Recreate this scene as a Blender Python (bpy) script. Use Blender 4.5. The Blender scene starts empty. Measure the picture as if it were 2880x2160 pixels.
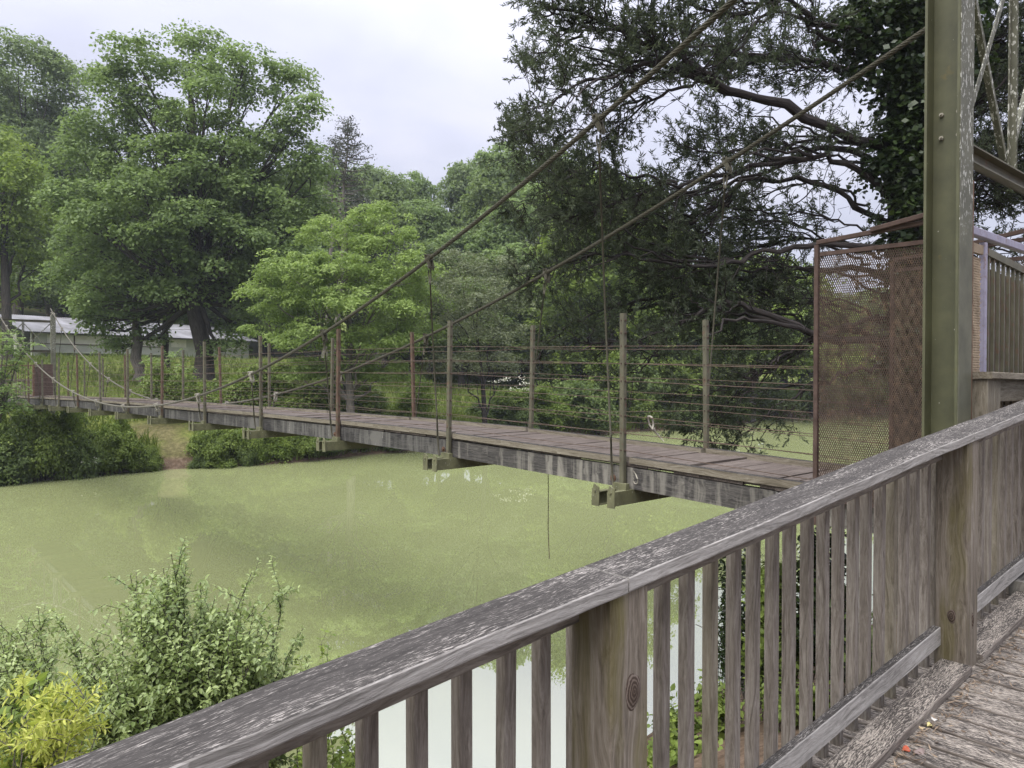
import bpy, math, random
import numpy as np
R = math.radians
SC = bpy.context.scene
COL = SC.collection
rng = np.random.default_rng(7)
random.seed(7)

# ------------------------------------------------------------------ camera
EYE = 4.06
cam_d = bpy.data.cameras.new("camera")
cam = bpy.data.objects.new("camera", cam_d)
COL.objects.link(cam)
cam.location = (0, 0, EYE)
cam.rotation_euler = (math.pi / 2 - math.atan(34 / 2140), 0, 0)
cam_d.sensor_width = 36
cam_d.lens = 36 * 2140 / 2880
cam_d.clip_start = 0.05
cam_d.clip_end = 9000
SC.camera = cam
SC.view_settings.view_transform = 'Standard'
SC.view_settings.look = 'None'
SC.view_settings.gamma = 1
SC.view_settings.exposure = 1.18
SC.cycles.max_bounces = 6
SC.cycles.diffuse_bounces = 3
SC.cycles.glossy_bounces = 3
SC.cycles.transmission_bounces = 3
SC.cycles.transparent_max_bounces = 6
SC.cycles.volume_bounces = 0
SC.cycles.caustics_reflective = False
SC.cycles.caustics_refractive = False

# ------------------------------------------------------------------ node helper
def nd(nt, typ, ins=None, **props):
    n = nt.nodes.new(typ)
    for k, v in props.items():
        setattr(n, k, v)
    for k, v in (ins or {}).items():
        if isinstance(v, bpy.types.NodeSocket):
            nt.links.new(v, n.inputs[k])
        else:
            n.inputs[k].default_value = v
    return n
def c4(c):
    return (c[0], c[1], c[2], 1)
def ramp(nt, fac, stops, interp='LINEAR'):
    n = nd(nt, 'ShaderNodeValToRGB', {0: fac})
    cr = n.color_ramp
    cr.interpolation = interp
    while len(cr.elements) < len(stops):
        cr.elements.new(0.5)
    for e, (p, c) in zip(cr.elements, stops):
        e.position = p
        e.color = c4(c) if hasattr(c, '__len__') else (c, c, c, 1)
    return n.outputs[0]
def mixc(nt, fac, a, b, mode='MIX'):
    n = nt.nodes.new('ShaderNodeMix')
    n.data_type = 'RGBA'
    n.blend_type = mode
    for s, v in ((n.inputs[0], fac), (n.inputs[6], a), (n.inputs[7], b)):
        if isinstance(v, bpy.types.NodeSocket):
            nt.links.new(v, s)
        else:
            s.default_value = c4(v) if hasattr(v, '__len__') else v
    return n.outputs[2]
def mth(nt, op, a, b=0.0, clamp=False):
    n = nt.nodes.new('ShaderNodeMath')
    n.operation = op
    n.use_clamp = clamp
    for s, v in ((n.inputs[0], a), (n.inputs[1], b)):
        if isinstance(v, bpy.types.NodeSocket):
            nt.links.new(v, s)
        else:
            s.default_value = v
    return n.outputs[0]
def noise(nt, vec, scale=5., detail=4., rough=.55, dist=0.):
    n = nd(nt, 'ShaderNodeTexNoise', {'Scale': scale, 'Detail': detail, 'Roughness': rough, 'Distortion': dist})
    if vec is not None:
        nt.links.new(vec, n.inputs['Vector'])
    return n.outputs[0]
def vmul(nt, vec, s):
    n = nd(nt, 'ShaderNodeVectorMath', operation='MULTIPLY')
    nt.links.new(vec, n.inputs[0])
    n.inputs[1].default_value = s
    return n.outputs[0]
def bump(nt, h, strength=.3, dist=.01):
    return nd(nt, 'ShaderNodeBump', {'Height': h, 'Strength': strength, 'Distance': dist}).outputs[0]

# ------------------------------------------------------------------ world and sun (overcast)
SUN_EL, SUN_AZ = R(60), R(-140)          # azimuth measured from +Y towards +X
W_ = bpy.data.worlds.new("World")
SC.world = W_
W_.use_nodes = True
wn = W_.node_tree
wn.nodes.clear()
sky = nd(wn, 'ShaderNodeTexSky', sky_type='NISHITA', sun_disc=False, sun_elevation=SUN_EL,
         sun_rotation=SUN_AZ, air_density=1.0, dust_density=2.0)
tc = nd(wn, 'ShaderNodeTexCoord')
sep = nd(wn, 'ShaderNodeSeparateXYZ', {0: tc.outputs['Generated']})
zc = mth(wn, 'MAXIMUM', sep.outputs[2], 0.0)
lum = mth(wn, 'ADD', mth(wn, 'MULTIPLY', mth(wn, 'POWER', zc, 2.0), 10.0), 2.75)          # brighter towards the zenith, as under cloud
# cloud layer: direction projected on a flat ceiling
prj = nd(wn, 'ShaderNodeVectorMath', {0: tc.outputs['Generated']}, operation='DIVIDE')
den = mth(wn, 'ADD', zc, 0.28)
cmb = nd(wn, 'ShaderNodeCombineXYZ', {0: den, 1: den, 2: den})
wn.links.new(cmb.outputs[0], prj.inputs[1])
cl = noise(wn, prj.outputs[0], 2.3, 5, .52, .3)
clr = ramp(wn, cl, [(.30, (.86, .87, .93)), (.52, (.97, .98, 1.04)), (.70, (1.10, 1.09, 1.10))])
grey = nd(wn, 'ShaderNodeVectorMath', {0: clr}, operation='SCALE')
wn.links.new(lum, grey.inputs['Scale'])
tint = mixc(wn, 1.0, grey.outputs[0], (.95, .955, 1.08), 'MULTIPLY')
mixn = mixc(wn, .93, sky.outputs[0], tint)
bg = nd(wn, 'ShaderNodeBackground', {0: mixn, 1: 0.108})
wo = nd(wn, 'ShaderNodeOutputWorld', {0: bg.outputs[0]})

sun_d = bpy.data.lights.new("sun", 'SUN')
sun_d.energy = 2.0
sun_d.angle = R(60)
sun_d.color = (1, .96, .9)
sun = bpy.data.objects.new("sun", sun_d)
COL.objects.link(sun)
sun.rotation_euler = (R(90) - SUN_EL, 0, math.pi - SUN_AZ)

# ------------------------------------------------------------------ axes of the place: U along the ramp, V along the bridge
U = np.array((.7496, .662, 0.))
V = np.array((-.662, .7496, 0.))
Z = np.array((0., 0., 1.))
def P(u, v, z=0.):
    return U * u + V * v + Z * z
def px(x, y, d):
    return np.array(((x - 1440) / 2140 * d, d, EYE + (1046 - y) / 2140 * d))
def uv_of(p):
    return float(p[0] * U[0] + p[1] * U[1]), float(p[0] * V[0] + p[1] * V[1])
K = 1.127
S = 2.75                                     # spacing of the cross beams
BU, BV = 5.543, 4.692                        # bridge: outer post line and first cross beam
BW = 1.364                                   # distance between the two post lines
_di = [-1.3, -.65, 0, 1, 2, 3, 4, 5, 6, 7, 8, 10, 11, 13, 14]
_dh = [-.915, -.898, -.836, -.770, -.752, -.755, -.775, -.79, -.804, -.832, -.856, -.955, -1.0, -1.09, -1.12]
def deck_h(i):
    return np.interp(i, _di, _dh)
def B(i, r, h):
    return P(BU + r, BV + S * i, EYE + h)
def cable_h(i):
    return K * (.0733 * (i - 6.2) ** 2 - .79)
def cable_e(i):
    return K * (.1 + .0057 * (i - 6.2) ** 2)

# ------------------------------------------------------------------ mesh helpers
class MB:
    """collects simple solids; gco keeps the grain coordinate (along, across, up) in metres"""
    def __init__(s):
        s.v, s.f, s.g, s.sm = [], [], [], []
    def add(s, verts, faces, g=None, smooth=False):
        o = len(s.v)
        s.v += [tuple(map(float, q)) for q in verts]
        s.g += [tuple(map(float, q)) for q in (g if g is not None else verts)]
        s.f += [tuple(i + o for i in f) for f in faces]
        s.sm += [smooth] * len(faces)
        return s
    def beam(s, p0, p1, w, h, cut=.0):
        """box from p0 to p1 (centre line); w, h are full cross vectors; edges slightly bevelled by cut"""
        p0, p1, w, h = map(np.asarray, (p0, p1, w, h))
        L = np.linalg.norm(p1 - p0)
        lw, lh = np.linalg.norm(w), np.linalg.norm(h)
        if cut > 0:
            cw, ch = cut / lw, cut / lh
            sec = [(-.5 + cw, -.5), (.5 - cw, -.5), (.5, -.5 + ch), (.5, .5 - ch), (.5 - cw, .5), (-.5 + cw, .5), (-.5, .5 - ch), (-.5, -.5 + ch)]
        else:
            sec = [(-.5, -.5), (.5, -.5), (.5, .5), (-.5, .5)]
        n = len(sec)
        ro = (random.uniform(0, 40), random.uniform(0, 40), random.uniform(0, 40))
        vs, gs = [], []
        for k, p in enumerate((p0, p1)):
            for a, b in sec:
                vs.append(p + w * a + h * b)
                gs.append((k * L + ro[0], a * lw + ro[1], b * lh + ro[2]))
        fs = [(k, (k + 1) % n, n + (k + 1) % n, n + k) for k in range(n)]
        fs += [tuple(range(n))[::-1], tuple(range(n, 2 * n))]
        # orient outward
        if np.dot(np.cross(w, h), p1 - p0) < 0:
            fs = [f[::-1] for f in fs]
        return s.add(vs, fs, gs)
    def prism(s, poly, d):
        """extrude a planar 3-D polygon by vector d"""
        poly = [np.asarray(q) for q in poly]
        n = len(poly)
        vs = poly + [q + d for q in poly]
        fs = [tuple(range(n))[::-1], tuple(range(n, 2 * n))] + [(k, (k + 1) % n, n + (k + 1) % n, n + k) for k in range(n)]
        return s.add(vs, fs)
    def tube(s, pts, rad, k=8, caps=True):
        pts = np.asarray(pts, float)
        n = len(pts)
        rad = np.full(n, rad) if np.isscalar(rad) else np.asarray(rad)
        tan = np.gradient(pts, axis=0)
        tan /= np.linalg.norm(tan, axis=1)[:, None] + 1e-12
        ref = np.array((0, 0, 1.)) if abs(tan[:, 2]).mean() < .8 else np.array((1., 0, 0))
        a = np.cross(tan, ref); a /= np.linalg.norm(a, axis=1)[:, None] + 1e-12
        b = np.cross(tan, a)
        vs, gs = [], []
        L = np.concatenate(([0], np.cumsum(np.linalg.norm(np.diff(pts, axis=0), axis=1))))
        ro = random.uniform(0, 30)
        for j in range(n):
            for q in range(k):
                t = 2 * math.pi * q / k
                vs.append(pts[j] + rad[j] * (math.cos(t) * a[j] + math.sin(t) * b[j]))
                gs.append((L[j] + ro, rad[j] * math.cos(t), rad[j] * math.sin(t)))
        fs = [(j * k + q, j * k + (q + 1) % k, (j + 1) * k + (q + 1) % k, (j + 1) * k + q) for j in range(n - 1) for q in range(k)]
        s.add(vs, fs, gs, True)
        if caps:
            o = len(s.v) - n * k
            s.f += [tuple(o + q for q in range(k)), tuple(o + (n - 1) * k + q for q in range(k))[::-1]]
            s.sm += [False, False]
        return s
    def build(s, name, mat, parent=None):
        me = bpy.data.meshes.new(name)
        me.from_pydata(s.v, [], s.f)
        at = me.attributes.new('gco', 'FLOAT_VECTOR', 'POINT')
        at.data.foreach_set('vector', np.asarray(s.g, 'f').ravel())
        me.polygons.foreach_set('use_smooth', s.sm)
        me.materials.append(mat)
        me.update()
        return link(name, me, parent)

def link(name, me, parent=None):
    o = bpy.data.objects.new(name, me)
    COL.objects.link(o)
    if parent is not None:
        o.parent = parent
        o.matrix_parent_inverse = parent.matrix_basis.inverted()
    return o
def np_mesh(name, v, f, mat, parent=None, tint=None, smooth=False):
    """v (n,3), f (m,k) -> mesh object, tint = float per face"""
    v = np.ascontiguousarray(v, 'f'); f = np.ascontiguousarray(f, 'i')
    m, k = f.shape
    me = bpy.data.meshes.new(name)
    me.vertices.add(len(v)); me.vertices.foreach_set('co', v.ravel())
    me.loops.add(m * k); me.loops.foreach_set('vertex_index', f.ravel())
    me.polygons.add(m)
    me.polygons.foreach_set('loop_start', np.arange(0, m * k, k, dtype='i'))
    try:
        me.polygons.foreach_set('loop_total', np.full(m, k, 'i'))
    except Exception:
        pass
    if smooth:
        me.polygons.foreach_set('use_smooth', np.ones(m, bool))
    me.update(calc_edges=True)
    if tint is not None:
        at = me.attributes.new('tint', 'FLOAT', 'FACE')
        at.data.foreach_set('value', np.ascontiguousarray(tint, 'f'))
    me.materials.append(mat)
    return link(name, me, parent)
def empty(name, loc, label=None, cat=None, group=None):
    o = bpy.data.objects.new(name, None)
    COL.objects.link(o)
    o.location = tuple(loc)
    o.empty_display_size = .2
    return tag(o, label, cat, group)
def tag(o, label=None, cat=None, group=None, kind=None):
    if label: o['label'] = label
    if cat: o['category'] = cat
    if group: o['group'] = group
    if kind: o['kind'] = kind
    return o

# ------------------------------------------------------------------ materials
def mat(name):
    m = bpy.data.materials.new(name)
    m.use_nodes = True
    nt = m.node_tree
    b = nt.nodes['Principled BSDF']
    return m, nt, b
def setc(nt, b, col=None, rough=None, spec=None, metal=None, normal=None):
    for k, v in (('Base Color', col), ('Roughness', rough), ('Specular IOR Level', spec), ('Metallic', metal), ('Normal', normal)):
        if v is None: continue
        if isinstance(v, bpy.types.NodeSocket): nt.links.new(v, b.inputs[k])
        else: b.inputs[k].default_value = c4(v) if hasattr(v, '__len__') else v

def wood(name, dark, mid, light, top=None, speck=None, green=None, along=1.5, streak=None, topw=.55):
    wm = lambda c: None if c is None else (c[0] * .90, c[1] * .895, c[2] * .875)
    dark, mid, light, top, speck, streak = map(wm, (dark, mid, light, top, speck, streak))
    m, nt, b = mat(name)
    g = nd(nt, 'ShaderNodeAttribute', attribute_name='gco').outputs['Vector']
    wn_ = nd(nt, 'ShaderNodeTexNoise', {'Scale': 1.0, 'Detail': 2.0})
    nt.links.new(vmul(nt, g, (2.2, 7, 7)), wn_.inputs['Vector'])
    wv = nd(nt, 'ShaderNodeVectorMath', {0: wn_.outputs[1]}, operation='MULTIPLY_ADD')
    wv.inputs[1].default_value = (0, .10, .10); nt.links.new(g, wv.inputs[2])
    g = wv.outputs[0]
    gr = noise(nt, vmul(nt, g, (along * 1.6, 75, 75)), 1.0, 6, .66, .3)
    fine = noise(nt, vmul(nt, g, (along * 22, 330, 330)), 1.0, 4, .65)
    blot = noise(nt, vmul(nt, g, (1.3, 3, 3)), 1.6, 4, .6)
    f = mth(nt, 'ADD', mth(nt, 'MULTIPLY', gr, .62), mth(nt, 'ADD', mth(nt, 'MULTIPLY', fine, .25), mth(nt, 'MULTIPLY', blot, .25)))
    col = ramp(nt, f, [(.40, dark), (.55, mid), (.70, light)])
    # cracks
    ck = noise(nt, vmul(nt, g, (.7, 42, 42)), 1.0, 2, .5, 1.2)
    crack = ramp(nt, ck, [(.29, 0.0), (.32, 1.0)])
    col = mixc(nt, crack, mixc(nt, .6, col, dark), col)
    if green:
        gn = ramp(nt, noise(nt, vmul(nt, g, (1.1, 9, 9)), 1.0, 4, .6), [(.45, 0.0), (.68, 1.0)])
        col = mixc(nt, mth(nt, 'MULTIPLY', gn, .8), col, green)
    if streak:
        st = noise(nt, vmul(nt, g, (9, 9, .9)), 1.0, 5, .65, .5)
        big = noise(nt, vmul(nt, g, (.55, 0, 0)), 1.0, 2, .5)
        st = ramp(nt, mth(nt, 'ADD', mth(nt, 'MULTIPLY', st, .75), mth(nt, 'MULTIPLY', big, .42)), [(.555, 0.0), (.70, 1.0)])
        col = mixc(nt, mth(nt, 'MULTIPLY', st, .85), col, streak)
        wh = ramp(nt, noise(nt, vmul(nt, g, (14, 14, 1.4)), 1.0, 4, .6, .3), [(.66, 0.0), (.72, 1.0)])
        col = mixc(nt, mth(nt, 'MULTIPLY', wh, .4), col, (.5, .49, .45))
    h = f
    if top:
        nz = nd(nt, 'ShaderNodeSeparateXYZ', {0: nd(nt, 'ShaderNodeNewGeometry').outputs['Normal']}).outputs[2]
        up = ramp(nt, nz, [(.75, 0.0), (.9, 1.0)])
        s1 = noise(nt, vmul(nt, g, (34, 270, 270)), 1.0, 5, .72, .3)
        s2 = noise(nt, vmul(nt, g, (3, 14, 14)), 1.0, 4, .6)
        ss = mth(nt, 'ADD', mth(nt, 'MULTIPLY', s1, .8), mth(nt, 'MULTIPLY', s2, .27))
        spk = ramp(nt, ss, [(topw, 0.0), (topw + .12, 1.0)])
        tcol = mixc(nt, spk, mixc(nt, ramp(nt, gr, [(.35, 0.0), (.65, 1.0)]), (top[0] * .5, top[1] * .5, top[2] * .5), top), speck)
        col = mixc(nt, up, col, tcol)
        h = mth(nt, 'ADD', f, mth(nt, 'MULTIPLY', spk, .4))
    setc(nt, b, col, .85, .2, normal=bump(nt, h, .55, .006))
    return m
def plainmat(name, col, rough=.7, var=.25, scale=8., spec=.3, rust=None, rustamt=.5, flecks=None, metal=0., fleckw=.68, fleckz=None):
    m, nt, b = mat(name)
    co = nd(nt, 'ShaderNodeTexCoord').outputs['Object']
    n1 = noise(nt, co, scale, 5, .6)
    a = tuple(c * (1 - var) for c in col); z = tuple(min(1, c * (1 + var)) for c in col)
    cc = ramp(nt, n1, [(.3, a), (.7, z)])
    if rust:
        rn = ramp(nt, noise(nt, co, scale * 1.7, 6, .65), [(1 - rustamt - .08, 0.0), (1 - rustamt + .08, 1.0)])
        cc = mixc(nt, rn, cc, rust)
    if flecks:
        fl = ramp(nt, noise(nt, vmul(nt, co, (1, 1, .45)), scale * 9, 3, .6), [(fleckw, 0.0), (fleckw + .03, 1.0)])
        if fleckz is not None:
            pz_ = nd(nt, 'ShaderNodeSeparateXYZ', {0: nd(nt, 'ShaderNodeNewGeometry').outputs['Position']}).outputs[2]
            fl = mth(nt, 'MULTIPLY', fl, ramp(nt, mth(nt, 'MULTIPLY', mth(nt, 'ADD', pz_, mth(nt, 'MULTIPLY', n1, .8)), .1), [(fleckz / 10, 0.0), (fleckz / 10 + .02, 1.0)]))
        cc = mixc(nt, fl, cc, flecks)
    setc(nt, b, cc, rough, spec, metal, bump(nt, n1, .15, .01))
    return m
def leafmat(name, a, c, transl=.3, rough=.55, spec=.25):
    m, nt, b = mat(name)
    t = nd(nt, 'ShaderNodeAttribute', attribute_name='tint').outputs['Fac']
    col = mixc(nt, t, a, c)
    setc(nt, b, col, rough, spec)
    tr = nd(nt, 'ShaderNodeBsdfTranslucent', {0: mixc(nt, .4, col, (c[0] * 1.2, c[1] * 1.3, c[2] * .7))})
    mx = nd(nt, 'ShaderNodeMixShader', {0: transl, 1: b.outputs[0], 2: tr.outputs[0]})
    out = nt.nodes['Material Output']
    nt.links.new(mx.outputs[0], out.inputs[0])
    return m

M = {}
M['cap'] = wood('weathered_cap_wood', (.12, .112, .10), (.31, .295, .275), (.50, .48, .45), top=(.072, .066, .061), speck=(.44, .41, .375), topw=.56)
M['wood'] = wood('weathered_baluster_wood', (.085, .071, .057), (.20, .174, .147), (.33, .30, .262), top=(.10, .09, .08), speck=(.35, .33, .3), topw=.57)
M['post'] = wood('mossy_post_wood', (.07, .056, .042), (.185, .158, .125), (.31, .275, .23), green=(.12, .105, .028), along=1.0)
M['board'] = wood('boardwalk_plank_wood', (.06, .05, .045), (.17, .145, .125), (.36, .325, .28), top=(.07, .061, .055), speck=(.46, .41, .35), topw=.50, along=1.2)
M['deck'] = wood('bridge_plank_wood', (.06, .048, .042), (.118, .097, .084), (.20, .174, .152), along=1.2)
M['beam'] = wood('stained_beam_wood', (.022, .021, .02), (.075, .071, .066), (.16, .15, .135), streak=(.30, .285, .245), along=.8)
M['beamdark'] = wood('dark_beam_wood', (.018, .017, .017), (.052, .050, .048), (.115, .11, .102), streak=(.17, .165, .15), along=.8)
M['oldwood'] = wood('old_fence_wood', (.10, .085, .06), (.21, .185, .14), (.32, .29, .23), top=(.05, .045, .04), speck=(.2, .19, .17))
M['green'] = plainmat('olive_steel_paint', (.078, .08, .04), .55, .25, 5, .4, rust=(.14, .11, .03), rustamt=.28, flecks=(.5, .5, .42), fleckw=.73)
M['greenf'] = plainmat('flaking_steel_paint', (.105, .105, .07), .6, .25, 6, .3, flecks=(.46, .46, .40), fleckw=.575, fleckz=5.25)
M['olive'] = plainmat('olive_post_paint', (.105, .10, .065), .6, .25, 7, .35, rust=(.13, .07, .045), rustamt=.36)
M['rustpost'] = plainmat('rusty_post', (.125, .08, .058), .8, .3, 9, .2, rust=(.10, .095, .06), rustamt=.45)
M['rust'] = plainmat('rusted_steel', (.125, .075, .05), .85, .35, 12, .2, rust=(.20, .135, .09), rustamt=.4)
M['rustdark'] = plainmat('dark_rusted_steel', (.082, .056, .045), .85, .3, 12, .2)
M['tanmesh'] = plainmat('tan_rusted_steel', (.27, .215, .15), .85, .25, 10, .2, rust=(.16, .09, .06), rustamt=.36)
M['meshbrown'] = plainmat('brown_rusted_mesh', (.09, .066, .05), .85, .3, 10, .2, rust=(.16, .11, .075), rustamt=.4)
M['meshtan'] = plainmat('tan_rusted_mesh', (.22, .17, .115), .85, .3, 10, .2)
M['lav'] = plainmat('faded_lavender_paint', (.27, .255, .325), .5, .15, 14, .4, rust=(.20, .14, .12), rustamt=.38)
M['cable'] = plainmat('weathered_cable', (.06, .056, .036), .7, .3, 30, .3)
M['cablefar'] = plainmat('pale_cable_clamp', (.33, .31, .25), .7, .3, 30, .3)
M['cablelit'] = plainmat('cable_lit_tone', (.115, .108, .08), .7, .3, 30, .3)  # light hitting the far cable, put into the colour as a paler tone
M['wire'] = plainmat('rusty_wire', (.10, .07, .05), .7, .3, 3, .3)
M['xbeam'] = plainmat('mossy_crossbeam_paint', (.13, .13, .07), .7, .3, 9, .3, flecks=(.4, .4, .33), fleckw=.66)

# ------------------------------------------------------------------ ground and water
def vfar(u):
    return 32.6 + .55 * np.sin(u * .23 + .6) + .35 * np.sin(u * .61 + 2) + .012 * (u + 5)
def ground_z(u, v):
    u = np.asarray(u, float); v = np.asarray(v, float)
    edge = 5.45 + .25 * np.sin(u * .9) + .2 * np.sin(u * .37 + 1)
    near = np.interp(v - edge, [-9, -3.2, -2.0, -.9, 0, 1.2, 3, 60], [1.9, 1.65, 1.12, .55, 0, -.8, -1.6, -1.6])
    near = np.where(v < -6, 1.9, near)
    t = v - vfar(u)
    far = np.interp(t, [-4, -1.5, 0, .5, 1.5, 3.5, 8, 14, 34, 50, 62, 130, 260, 600],
                    [-1.6, -.8, 0, .55, 1.15, 1.65, 2.3, 3.0, 5.2, 5.6, 8.5, 21, 32, 30])
    z = np.maximum(near, far)
    wob = .10 * np.sin(u * 1.3 + v * .4) * np.sin(v * 1.1 - u * .3) + .05 * np.sin(u * 3.1) * np.sin(v * 2.7)
    return z + np.where(z > .15, wob, 0)

def axis(parts):
    return np.concatenate([np.arange(a, b, s) for a, b, s in parts])
gu = axis([(-500, -200, 60), (-200, -60, 10), (-60, -10, 1.5), (-10, 16, .35), (16, 60, 1.2), (60, 200, 8), (200, 501, 60)])
gv = axis([(-500, -100, 50), (-100, 0, 10), (0, 8, .3), (8, 30, 2), (30, 40, .3), (40, 75, 1), (75, 200, 6), (200, 501, 50)])
UU, VV = np.meshgrid(gu, gv, indexing='ij')
ZZ = ground_z(UU, VV)
pts = UU[..., None] * U + VV[..., None] * V
pts[..., 2] = ZZ
nu, nv = UU.shape
idx = np.arange(nu * nv).reshape(nu, nv)
fq = np.stack([idx[:-1, :-1], idx[1:, :-1], idx[1:, 1:], idx[:-1, 1:]], -1).reshape(-1, 4)

m, nt, b = mat('bank_soil_and_grass')
geo = nd(nt, 'ShaderNodeNewGeometry')
pos = geo.outputs['Position']
n1 = noise(nt, pos, .35, 5, .6); n2 = noise(nt, pos, 6, 6, .65); n3 = noise(nt, pos, 30, 4, .6)
grass = ramp(nt, n2, [(.3, (.055, .075, .018)), (.5, (.11, .135, .03)), (.72, (.18, .19, .05))])
soil = ramp(nt, mth(nt, 'ADD', mth(nt, 'MULTIPLY', n2, .6), mth(nt, 'MULTIPLY', n3, .4)), [(.32, (.045, .032, .02)), (.52, (.12, .085, .058)), (.7, (.21, .16, .115))])
dv = nd(nt, 'ShaderNodeVectorMath', {0: pos}, operation='DOT_PRODUCT'); dv.inputs[1].default_value = tuple(V)
du = nd(nt, 'ShaderNodeVectorMath', {0: pos}, operation='DOT_PRODUCT'); du.inputs[1].default_value = tuple(U)
isnear = ramp(nt, mth(nt, 'MULTIPLY', dv.outputs['Value'], .05), [(.55, 1.0), (.6, 0.0)])
# bare eroded patch on the far bank and the muddy water's edge
pu = mth(nt, 'ABSOLUTE', mth(nt, 'SUBTRACT', du.outputs['Value'], 10.8))
patch = ramp(nt, mth(nt, 'ADD', mth(nt, 'MULTIPLY', pu, .18), mth(nt, 'MULTIPLY', mth(nt, 'SUBTRACT', n1, .5), .8)), [(.08, .6), (.24, 0.0)])
zz = nd(nt, 'ShaderNodeSeparateXYZ', {0: pos}).outputs[2]
low = ramp(nt, zz, [(.35, 1.0), (.75, 0.0)])
lowp = ramp(nt, mth(nt, 'MULTIPLY', zz, .25), [(.40, 1.0), (.47, 0.0)])
soilf = mth(nt, 'MAXIMUM', mth(nt, 'MAXIMUM', isnear, low), mth(nt, 'MULTIPLY', patch, lowp))
setc(nt, b, mixc(nt, soilf, grass, soil), .95, .1, normal=bump(nt, n2, .6, .05))
g_ = np_mesh('ground', pts.reshape(-1, 3), fq, m, smooth=True)
tag(g_, 'grassy river banks rising to a wooded hill', 'ground', kind='structure')

m, nt, b = mat('murky_green_water')
pos = nd(nt, 'ShaderNodeNewGeometry').outputs['Position']
w1 = noise(nt, vmul(nt, pos, (1, 1, 1)), 1.4, 4, .55)
w2 = noise(nt, pos, 9, 2, .5)
w3 = noise(nt, pos, .12, 3, .5)
hgt = mth(nt, 'ADD', mth(nt, 'MULTIPLY', w1, .7), mth(nt, 'MULTIPLY', w2, .12))
nrm = bump(nt, hgt, .03, .02)
wcol = ramp(nt, w3, [(.3, (.225, .248, .112)), (.7, (.25, .275, .125))])
dif = nd(nt, 'ShaderNodeBsdfDiffuse', {0: wcol})
glo = nd(nt, 'ShaderNodeBsdfGlossy', {0: (1, 1, 1, 1), 1: .008, 'Normal': nrm})
fr = nd(nt, 'ShaderNodeFresnel', {0: 6.0, 'Normal': nrm})
mx = nd(nt, 'ShaderNodeMixShader', {0: fr.outputs[0], 1: dif.outputs[0], 2: glo.outputs[0]})
nt.links.new(mx.outputs[0], nt.nodes['Material Output'].inputs[0])
q = [P(-490, 2, 0), P(490, 2, 0), P(490, 37, 0), P(-490, 37, 0)]
wat = np_mesh('water', np.array(q), np.array([[0, 1, 2, 3]]), m)
tag(wat, 'murky green river reflecting trees', 'water', kind='structure')

# ------------------------------------------------------------------ leaves and trees
LEAF = dict(
    oak=leafmat('oak_leaves', (.10, .15, .055), (.25, .335, .12), .42),
    oakhi=leafmat('pale_oak_leaves', (.09, .13, .062), (.24, .31, .125), .42),
    walnut=leafmat('yellow_green_leaves', (.125, .185, .045), (.33, .43, .135), .42),
    back=leafmat('dark_wood_leaves', (.07, .105, .038), (.20, .265, .08), .42),
    fresh=leafmat('fresh_green_leaves', (.10, .155, .03), (.26, .335, .075), .4),
    grey=leafmat('grey_green_leaves', (.10, .12, .065), (.22, .25, .135)),
    cedar=leafmat('cedar_foliage', (.038, .05, .032), (.115, .14, .082), .3, .7, .15),
    cedfar=leafmat('brownish_cedar_foliage', (.05, .06, .04), (.10, .11, .075), .15, .7, .15),
    ivy=leafmat('ivy_leaves', (.015, .028, .01), (.05, .08, .02), .25, .35, .4),
    privet=leafmat('privet_leaves', (.14, .20, .065), (.40, .48, .20), .35, .4, .45),
    yellow=leafmat('yellow_leaflets', (.27, .33, .05), (.55, .57, .15), .4),
    under=leafmat('undergrowth_leaves', (.075, .115, .025), (.22, .285, .065), .35),
    mimosa=leafmat('feathery_leaves', (.15, .22, .08), (.34, .44, .18), .45),
    flower=leafmat('cream_flowers', (.50, .50, .38), (.75, .74, .62), .3),
    grass=leafmat('grass_blades', (.08, .115, .024), (.20, .25, .065), .35),
)
BARK = {}
def barkmat(name, a, c):
    m, nt, b = mat(name)
    g = nd(nt, 'ShaderNodeAttribute', attribute_name='gco').outputs['Vector']
    n = noise(nt, vmul(nt, g, (2.5, 30, 30)), 1.0, 5, .6, .8)
    setc(nt, b, ramp(nt, n, [(.35, a), (.65, c)]), .9, .15, normal=bump(nt, n, .8, .02))
    return m
BARK['oak'] = barkmat('oak_bark', (.025, .022, .018), (.09, .08, .068))
BARK['pale'] = barkmat('pale_bark', (.08, .07, .06), (.22, .20, .17))
BARK['cedar'] = barkmat('cedar_bark', (.016, .0145, .0135), (.062, .054, .049))

def rhomb(c, nrm, size, aspect=.55, r=rng, axis_=None):
    """leaf-shaped rhombs: centres c (n,3), normals nrm (n,3), size (n,)"""
    n = len(c)
    a = r.normal(size=(n, 3)) if axis_ is None else axis_
    a = a - (a * nrm).sum(1)[:, None] * nrm
    a /= np.linalg.norm(a, axis=1)[:, None] + 1e-9
    bb = np.cross(nrm, a)
    s = size[:, None]
    v = np.stack([c - a * s * .5, c + bb * s * aspect * .5 - nrm * s * .06, c + a * s * .5 - nrm * s * .12, c - bb * s * aspect * .5 - nrm * s * .06], 1).reshape(-1, 3)
    f = np.arange(4 * n).reshape(n, 4)
    return v, f
def unit(a):
    return a / (np.linalg.norm(a, axis=-1, keepdims=True) + 1e-9)

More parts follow.
